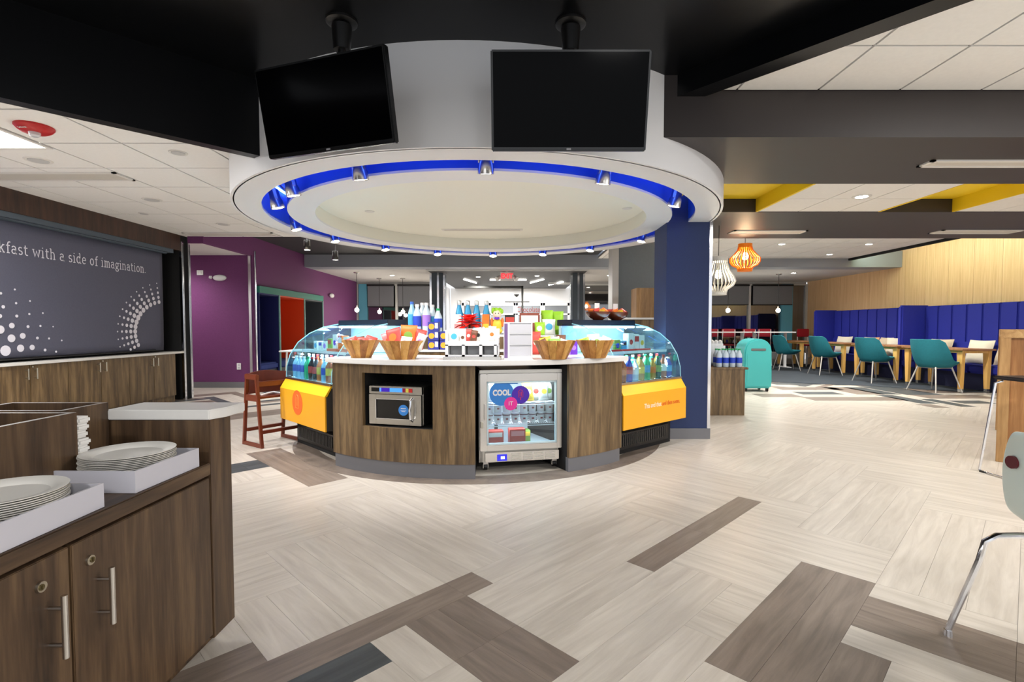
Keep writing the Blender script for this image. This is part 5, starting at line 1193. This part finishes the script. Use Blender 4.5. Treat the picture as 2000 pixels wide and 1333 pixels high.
# ================================================================== FOREGROUND CONDIMENT STATION (left)
FX, FZT, FZL = -1.058, .685, .835; YA, YB = .45, 1.745
cbn = thing('condiment_cabinet', 'dark walnut condiment cabinet in the near left corner', 'cabinet', (FX, 0, 0))
MB().box(-.62,-.022,YA,YB,.066,FZT-.04).build('carcass', WOODF, cbn, smooth=False)
MB().box(-.62,-.07,YA,YB+.11,0,.066).build('toe_kick', WOODF, cbn, smooth=False)
MB().box(-.64,.004,YA,YB-.001,FZT-.042,FZT).build('counter_slab', WOODFT, cbn, bevel=.003)
MB().box(-.66,.002,YB,YB+.13,.065,FZL-.001).build('end_bar', WOODF, cbn, bevel=.002)
for k, (y0_, y1_) in enumerate([(.45,.62),(.625,1.188),(1.194,YB-.004)]):
    d = MB().box(-.02,0,y0_,y1_,.08,FZT-.052).build('door', WOODF, cbn, bevel=.002)
    if k == 0: continue
    hy = (y1_-.055) if k == 1 else (y0_+.075)
    MB().cyl((.035,hy,.40),(.035,hy,.545),.0065,n=12).cyl((0,hy,.43),(.035,hy,.43),.005,n=8).cyl((0,hy,.515),(.035,hy,.515),.005,n=8).build('handle', STEELL, d)
    lk = MB().cyl((0,hy-.025 if k == 2 else hy-.02,.575),(.006,hy-.025 if k == 2 else hy-.02,.575),.012,n=20).build('lock', BRASS, d)
    MB().cyl((.006,hy-.0225,.575),(.0075,hy-.0225,.575),.007,n=16).box(.0075,.009,hy-.0235,hy-.0215,.571,.579).build('keyhole', mat('dark_brass', (120,110,80), .35, 1), lk)
sl = tag(MB().prism([(-.345,YB-.012),(.008,YB-.012),(.035,YB+.05),(.035,YB+.17),(-.345,YB+.17)], FZL, FZL+.034).build('ledge_slab', QUARTZ, bevel=.003), 'white stone slab on the raised end of the condiment cabinet', 'ledge'); sl.location = (FX, 0, 0)
# wooden organiser boxes at the back
def obox(name, lab, x0, x1, y0, y1, z0, z1, th=.016, div=None):
    t = thing(name, lab, 'organizer', (FX+x0, y0, z0)); W_, D_, H_ = x1-x0, y1-y0, z1-z0
    MB().box(0,W_,0,D_,0,th).build('bottom', WOODF, t); MB().box(0,W_,0,th,th,H_).build('side', WOODF, t); MB().box(0,W_,D_-th,D_,th,H_).build('side', WOODF, t)
    MB().box(0,th,th,D_-th,th,H_).build('side', WOODF, t); MB().box(W_-th,W_,th,D_-th,th,H_).build('side', WOODF, t)
    if div: MB().box(th,W_-th,div-th/2,div+th/2,th,H_).build('divider', WOODF, t)
    return t
b1p = at(158, 800, 1.50)
obox('wooden_organizer', 'dark wooden organizer box nearest the camera on the condiment counter', -.62, -.24, .95, 1.50, FZT+.001, FZT+.215, div=.28)
obox('wooden_organizer', 'dark wooden organizer box behind the stack of white cup sleeves', -.66, -.335, 1.555, 1.735, FZT+.001, FZT+.21)
ns = thing('napkin_dispenser', 'stack of folded white paper napkins between the wooden organizer boxes', 'napkins', (FX-.245, 1.527, FZT+.001))
for i in range(9): MB().box(-.10+.003*(i%3),-.002+.004*((i*7)%3),-.024,.024,i*.022,i*.022+.0205).build('napkin', mat('napkin_white', (238,236,232), .9), ns, bevel=.006)
gl_ = thing('blue_packets', 'bright blue packet lying on the near wooden organizer', 'packet', (FX-.55, 1.02, FZT+.217)); MB().ell((0,0,.012),.05,.03,.012).build('pouch', mat('packet_blue', (30,100,200), .4), gl_); MB().box(-.06,.06,-.008,.008,.008,.012).build('seal', mat('packet_blue', (30,100,200), .4), gl_)
# plate trays
def tray(add):
    w_, d_, h = .128, .14, .062
    add('tray_floor', MB().box(-w_,w_,-d_,d_,0,.006), LAVP); 
    add('tray_wall', MB().box(-w_,w_,-d_,-d_+.006,.006,h), LAVP); add('tray_wall', MB().box(-w_,w_,d_-.006,d_,.006,h), LAVP)
    add('tray_wall', MB().box(-w_,-w_+.006,-d_+.006,d_-.006,.006,h), LAVP); add('tray_wall', MB().box(w_-.006,w_,-d_+.006,d_-.006,.006,h), LAVP)
PAPER = mat('paper_plate', (236,233,226), .8)
def plate(add):
    add('plate', MB().lathe([(.068,0),(.088,.002),(.098,.009),(.120,.014),(.122,.0165),(.096,.0125),(.086,.005),(.02,.004)], 40), PAPER)
ta = thing
for k, (px, lab) in enumerate([(0,'pale tray of paper plates nearest the camera on the condiment counter'),(1,'pale tray of paper plates beside the raised white slab')]):
    if k == 1: c0 = Vector((FX-.135, 1.557, FZT)); rz = R(-1)
    else: c0 = Vector((FX-.135, 1.165, FZT)); rz = R(1.5)
    inst('ptray', tray, 'plate_tray', lab, 'tray', c0+Vector((0,0,.001)), rz, 'plate trays')
    for i in range(14):
        inst('pplate', plate, 'paper_plate', 'white round paper plate, %s in the stack of the %s tray' % ((['bottom']+ORD[1:13]+['topmost'])[i], ['near','far'][k]) , 'plate', c0+Vector((.001*(i%3),.001*((i*2)%3),.0075+i*.0050)), R(i*13), 'paper plates in the trays')

# ================================================================== FOREGROUND RIGHT
# pale mint shell chair with chrome legs
MINTP = mat('mint_shell_plastic', (220,235,229), .35)
mc = thing('shell_chair', 'pale mint plastic shell chair with chrome legs at the right edge', 'chair', (1.915, 1.62, 0))
# shell: back on the -x side, seat towards +x; profile along s, width across y
prof = [(x+.015, z) for x, z in [(-.235,.80),(-.232,.70),(-.222,.60),(-.205,.52),(-.165,.455),(-.10,.425),(0,.42),(.10,.425),(.19,.432),(.225,.42)]]
nv = 12; vs = []; fs = []
for i, (x, z) in enumerate(prof):
    hwid = .20+.012*math.sin(i/9*PI) if i > 1 else (.165 if i == 0 else .195)
    for j in range(nv+1):
        v = j/nv*2-1
        cup = .035*v*v
        vs.append((x+(cup if i < 4 else cup*.4), v*hwid, z+(cup*.8 if i >= 4 else 0)-(.015*v**6 if i == 0 else 0)))
for i in range(len(prof)-1):
    for j in range(nv):
        if i == 3 and 4 <= j <= 7: continue
        a = i*(nv+1)+j; fs.append((a,a+1,a+nv+2,a+nv+1))
sh = MB().add(vs, fs).build('shell', MINTP, mc, angle=60); sm = sh.modifiers.new('t','SOLIDIFY'); sm.thickness = .010; sb = sh.modifiers.new('s','SUBSURF'); sb.levels = 2; sb.render_levels = 2
for s in (-1, 1):
    MB().tube([(.02,s*.17,.405),(-.12,s*.185,.405),(-.19,s*.195,.40),(-.22,s*.205,.375),(-.235,s*.21,.30),(-.305,s*.25,.02)], .011, 10).build('leg', CHROME, mc)
    MB().tube([(.02,s*.17,.405),(.12,s*.185,.40),(.16,s*.19,.38),(.18,s*.20,.33),(.24,s*.24,.02)], .011, 10).build('leg', CHROME, mc)
    MB().cyl((-.305,s*.25,0),(-.305,s*.25,.022),.016,.013,n=14).build('glide', CHROME, mc); MB().cyl((.24,s*.24,0),(.24,s*.24,.022),.016,.013,n=14).build('glide', CHROME, mc)
MB().cyl((-.211,.13,.685),(-.186,.13,.685),.022,n=18).build('button', mat('maroon_plug', (92,20,30), .4), mc)
MB().tube([(.02,-.17,.405),(.02,.17,.405)], .011, 8).build('cross_bar', CHROME, mc)
# oak bar table and stool
p0 = fl(1944, 902)
bt = thing('bar_table', 'oak bar-height table with slab end and recessed panel at the right edge', 'table', (p0.x, p0.y, 0), R(-43))
MB().box(0,.80,0,1.9,1.06,1.13).build('table_top', WOODLT, bt, bevel=.003)
for y in (0, 1.84): MB().box(.0,.07,y,y+.06,0,1.06).build('end_post', WOODL, bt, bevel=.003); MB().box(.73,.80,y,y+.06,0,1.06).build('end_post', WOODL, bt, bevel=.003); MB().box(.07,.73,y+.025,y+.045,0,1.06).build('end_panel', wood('amber_oak_panel', (120,78,40),(152,104,58),(176,128,76)), bt)
stl = thing('bar_stool', 'chrome framed bar stool with dark seat in front of the oak table', 'stool', (3.93, 3.82, 0))
MB().prism([(-.19,-.18),(.19,-.18),(.21,.18),(-.21,.18)], .745, .775).build('seat', mat('seat_dark', (44,34,32), .5), stl, bevel=.012)
for s in (-1, 1):
    MB().tube([(s*.15,-.16,.735),(s*.19,-.18,.715),(s*.235,-.23,.012),(s*.235,.23,.012),(s*.19,.17,.715),(s*.15,.15,.735)], .010, 8).build('sled_leg', CHROME, stl)
    for y in (-.2,.2): MB().box(s*.235-.012,s*.235+.012,y-.02,y+.02,0,.008).build('glide', BLACK, stl)
MB().tube([(-.216,-.21,.30),(.216,-.21,.30)], .009, 8).build('foot_bar', CHROME, stl); MB().tube([(-.15,-.16,.735),(.15,-.16,.735)], .009, 8).build('seat_bar', CHROME, stl)

# ================================================================== LOUNGE (right back)
car = tag(MB().prism([(5.0,11.2),(5.4,10.7),(6.9,10.0),(7.9,9.05),(9.04,8.85),(9.04,15.99),(5.0,15.99)], .001, .008).build('carpet', mat('slate_carpet', (46,54,62), .95, noise=.5, scale=3, stretch=(1,4,1)), smooth=False), 'dark slate blue carpet under the banquette tables', 'carpet')
VEL = mat('royal_blue_velvet', (28,38,150), .8, noise=.12, scale=30)
def banquette(y0, y1, lab):
    t = thing('banquette', lab, 'banquette', (8.95, y0, .0085), 0, 'blue banquettes along the blond wall'); L = y1-y0
    n = max(3, int(L/.33))
    for k in range(n): MB().box(-.11,.0,k*L/n+.003,(k+1)*L/n-.003,.40,1.60).build('back_panel', VEL, t, bevel=.02)
    MB().box(-.16,-.10,.02,L-.02,.46,.86).build('lumbar_bolster', VEL, t, bevel=.02)
    m = max(2, int(L/.8))
    for k in range(m): MB().box(-.61,-.11,k*L/m+.004,(k+1)*L/m-.004,.30,.46).build('seat_cushion', VEL, t, bevel=.03)
    MB().box(-.56,-.02,.0,L,.0,.30).build('base', mat('navy_base', (18,22,60), .8), t)
    MB().box(-.62,.0,L-.001,L+.12,0,1.62).build('wing', VEL, t, bevel=.03)
    return t
banquette(11.24, 14.30, 'royal blue banquette bay farther back with a side wing by the red chairs')
banquette(7.0, 11.11, 'royal blue banquette bay nearer the oak bar table')
TTOP = wood('table_top_oak', (126,84,50),(158,112,72),(180,134,92), stretch=(2,9,9)); TLEG = wood('table_leg_maple', (214,160,78),(230,180,98),(240,196,120))
def cafe_table(add):
    add('table_top', MB().box(0,.60,0,1.42,.735,.765), TTOP, bevel=.004)
    add('apron', MB().box(.05,.55,.05,1.37,.69,.735), TLEG)
    for x, y in ((.04,.06),(.50,.06),(.04,1.28),(.50,1.28)):
        l = add('leg', MB().prismx([(y,.0+.06),(y+.06,.06),(y+.10,.735),(y-.02,.735)], x, x+.055), TLEG); add('foot_cap', MB().box(x+.002,x+.053,y,y+.06,0,.06), STEELL, l)
for k, y in enumerate((8.88, 10.42, 12.12, 13.92)):
    inst('cafe', cafe_table, 'cafe_table', 'oak cafe table with pale tapered legs, %s from the oak bar table along the banquette' % ORD[k], 'table', (7.73, y, .0085), 0, 'cafe tables along the banquette')
TC = mat('teal_chair_fabric', (24,116,130), .75, noise=.12, scale=40); LEGW = mat('pale_metal_leg', (206,202,196), .35, .4)
def bucket(add):
    vs = []; fs = []; na, nr = 28, 9
    rows = []
    for i in range(na+1):
        ph = -PI+2*PI*i/na                      # 0 = back (-x)
        c = math.cos(ph); s_ = min(1, max(0, (c+.15)/.75)); back = s_*s_*(3-2*s_)
        top = .07+.37*back
        col_ = []
        for j in range(nr):
            f = j/(nr-1)
            if f < .4: r = .19*f/.4; z = .44
            else: g_ = (f-.4)/.6; r = .19+.075*math.sin(g_*PI/2)+.02*g_*back; z = .44+top*g_**1.35
            col_.append((-math.cos(ph)*r*1.02, math.sin(ph)*r*1.06, z))
        rows.append(col_)
    for col_ in rows[:-1]: vs += col_
    for i in range(na):
        a, b = i*nr, ((i+1)%na)*nr
        for j in range(nr-1): fs.append((a+j, b+j, b+j+1, a+j+1))
    # give the shell thickness by an outer copy
    off = len(vs); vo = []
    for (x, y, z) in vs:
        r = math.hypot(x, y) or 1e-6; vo.append((x*(1+.028/max(r,.05)) if r > .15 else x, y*(1+.028/max(r,.05)) if r > .15 else y, z-.03 if r < .2 else z-.004))
    fo = [tuple(off+q for q in f[::-1]) for f in fs]
    rim = []
    for i in range(na):
        a, b = i*nr+nr-1, ((i+1)%na)*nr+nr-1; rim.append((a, b, off+b, off+a))
    add('shell', MB().add(vs+vo, fs+fo+rim), TC, angle=70)
    add('seat_pad', MB().lathe([(.05,.442),(.17,.445),(.195,.455),(.18,.475),(.05,.48)], 24), TC)
    for sx_ in (-1, 1):
        for sy_ in (-1, 1): add('leg', MB().cyl((sx_*.14,sy_*.15,.43),(sx_*.235,sy_*.255,0),.013,.009,n=10), LEGW)
    add('leg_frame', MB().tube([(-.14,-.15,.40),(.14,-.15,.40),(.14,.15,.40),(-.14,.15,.40)], .009, 6, True), LEGW)
for k, (x, y, rz) in enumerate(((7.50,9.18,8),(7.48,10.70,2),(7.47,12.40,-4),(7.25,13.75,-12))):
    inst('bucket', bucket, 'bucket_chair', 'teal upholstered bucket chair, %s from the oak bar table' % ORD[k], 'chair', (x, y, .008), R(rz), 'teal chairs at the cafe tables', scale=(1.12,1.12,1.06))
PILB = mat('cushion_beige', (206,186,162), .9, noise=.06, scale=60); PILO = mat('cushion_peach', (226,168,120), .9, noise=.06, scale=60); PILC = mat('cushion_cream', (226,216,198), .9, noise=.06, scale=60)
def cushion(m):
    def b(add):
        vs, fs = [], []; n_ = 10
        for s in (-1, 1):
            for j in range(n_+1):
                for i in range(n_+1):
                    u, v = i/n_*2-1, j/n_*2-1; pf = (1-u**4)*(1-v**4); pin = 1-.06*(1-abs(u))*0
                    vs.append((s*(.075*max(0,pf)**.6+.004), u*.24*(1-.05*(1-v*v)), .23+v*.23*(1-.05*(1-u*u))))
        o_ = (n_+1)**2
        for s in (0, 1):
            for j in range(n_):
                for i in range(n_):
                    a = s*o_+j*(n_+1)+i; f = (a,a+1,a+n_+2,a+n_+1); fs.append(f if s else f[::-1])
        add('cover', MB().add(vs, fs), m, angle=80)
        add('piping', MB().tube([(0,-.24,.01),(0,-.225,.23),(0,-.24,.45),(0,0,.437),(0,.24,.45),(0,.225,.23),(0,.24,.01),(0,0,.023)], .007, 6, True), m)
    return b
for k, (y, m, rz, x, lab) in enumerate([(13.55,PILC,10,8.58,'cream cushion beside the far wing of the banquette'),(12.55,PILO,4,8.58,'peach cushion on the farther banquette bay'),(12.05,PILB,-6,8.58,'tan cushion next to the peach one'),(11.52,PILC,40,8.58,'cream cushion leaning against the middle wing'),(10.45,PILB,8,8.58,'beige cushion in front of the middle wing'),(9.55,PILC,4,8.57,'pale cushion behind the nearest teal chair'),(9.0,PILB,-8,8.58,'tan cushion nearest the oak bar table')]):
    inst(('cush',m.name), cushion(m), 'cushion', lab, 'cushion', (x, y, .471), 0, 'cushions on the banquettes', rot=(0,R(16),R(rz)))
# far high tables with red chairs
REDC = mat('red_chair', (170,24,44), .5)
def redchair(add):
    add('seat', MB().box(-.2,.2,-.2,.2,.60,.64), REDC, bevel=.015); add('backrest', MB().box(-.2,.2,.17,.21,.86,1.10), REDC, bevel=.015)
    for sx_ in (-1, 1):
        add('leg', MB().tube([(sx_*.17,.22,1.08),(sx_*.18,.19,.62),(sx_*.21,.25,0)], .013, 8), WHITEP); add('leg', MB().cyl((sx_*.17,-.17,.60),(sx_*.21,-.23,0),.013,n=8), WHITEP)
    add('foot_bar', MB().box(-.2,.2,-.215,-.195,.25,.27), WHITEP)
for k, (x, y, rz) in enumerate(((5.75,15.35,4),(6.30,15.4,-6),(6.86,15.35,3),(7.38,15.45,-4),(8.62,15.2,190))):
    inst('redch', redchair, 'tall_chair', 'red tall chair with white frame, %s from the navy column by the windows' % ORD[k], 'chair', (x, y, .009), R(rz+180), 'red chairs by the back window')
def hightable(add):
    add('table_top', MB().box(-.6,.6,-.3,.3,.99,1.02), WHITEP, bevel=.005)
    for x in (-.45,.45): add('leg', MB().box(x-.03,x+.03,-.03,.03,.02,.99), WHITEP); add('foot', MB().box(x-.06,x+.06,-.25,.25,0,.02), WHITEP)
for k, (x, y) in enumerate(((6.0,14.7),(7.25,14.7))): inst('hight', hightable, 'high_table', ['white high table by the back window, left of the teal bin','white high table by the back window, nearer the blond wall'][k], 'table', (x, y, .009), 0, 'high tables by the back window')
# caged pendants
def cage(profile, nrib, m, bulb, up):
    def b(add):
        for k in range(nrib):
            a = 2*PI*k/nrib; ca, sa = math.cos(a), math.sin(a)
            add('rib', MB().tube([(r*ca, r*sa, z) for r, z in profile], .0075, 6), m)
        add('crown', MB().lathe([(profile[0][0]-.012,profile[0][1]-.05),(profile[0][0]+.012,profile[0][1]-.05),(profile[0][0]+.012,profile[0][1]+.01),(profile[0][0]-.012,profile[0][1]+.01)], 22), m)
        add('ring', MB().lathe([(profile[-1][0]-.012,profile[-1][1]-.01),(profile[-1][0]+.012,profile[-1][1]-.01),(profile[-1][0]+.012,profile[-1][1]+.03),(profile[-1][0]-.012,profile[-1][1]+.03)], 22), m)
        add('bulb', MB().ell((0,0,(profile[0][1]+profile[-1][1])/2+.02),.045,.045,.055,12,8), bulb)
        add('cord', MB().cyl((0,0,profile[0][1]-.02),(0,0,up),.004,n=6), BLACK)
    return b
ORP = mat('orange_pendant', (240,130,20), .4, emit=.12); WHP = mat('white_pendant', (236,234,228), .4)
BULB = lamp('bulb_glow', (255,230,180), 60)
pc = at(1455, 505, 7.5)
pr = [(.085,.20),(.10,.12),(.15,.06),(.205,.0),(.205,-.05),(.17,-.10),(.11,-.13),(.09,-.18)]
inst('orp', cage(pr, 26, ORP, BULB, 2.77-pc.z), 'pendant_lamp', 'orange slatted onion-shaped pendant lamp', 'pendant lamp', pc, 0)
light('pendant_light', 'POINT', pc, 22, (1,.75,.45), size=.05)
pc2 = at(1403, 538, 6.5)
pr2 = [(.10,.22),(.10,.16),(.13,.06),(.19,-.03),(.205,-.08),(.18,-.13),(.11,-.18),(.09,-.24)]
inst('whp', cage(pr2, 26, WHP, BULB, BZ-pc2.z), 'pendant_lamp', 'white slatted onion-shaped pendant lamp beside the navy column', 'pendant lamp', pc2, 0)
light('pendant_light', 'POINT', pc2, 18, (1,.9,.75), size=.05)
# ================================================================== unseen troffers, added out of the frame to brighten the room
def troffer(x, y, z, e, lab):
    t = inst('troff', lambda add: (add('frame', MB().box(-.3,.3,-.3,-.27,-.01,.0).box(-.3,.3,.27,.3,-.01,0).box(-.3,-.27,-.27,.27,-.01,0).box(.27,.3,-.27,.27,-.01,0), WHITE), add('diffuser', MB().box(-.27,.27,-.27,.27,-.006,-.001), lamp('troffer_glow', (255,250,240), 6))), 'ceiling_troffer', lab, 'ceiling light', (x, y, z), group='troffers overhead')
    light('troffer_light', 'AREA', (x, y, z-.03), e, (1,.98,.96), (0,0,0), .54)

for x, y, e, lab in [(-4.7,1.4,60,'troffer in the white ceiling behind the red alarm'),(-4.9,3.4,45,'troffer in the white ceiling over the near end of the mural')]: troffer(x, y, 2.598, e, lab)
for x, y, e, lab in [(3.6,1.6,50,'troffer in the white ceiling right of the camera'),(4.6,1.2,50,'troffer in the white ceiling over the oak bar table'),(6.8,1.4,50,'troffer in the white ceiling at the far right'),(5.6,-.4,50,'troffer in the white ceiling behind the camera at the right')]: troffer(x, y, 2.738, e, lab)
for x, y, e, lab in [(1.2,-1.6,60,'troffer in the black ceiling behind the camera at the right'),(-1.2,-2.2,60,'troffer in the black ceiling behind the camera')]: troffer(x, y, 2.838, e, lab)
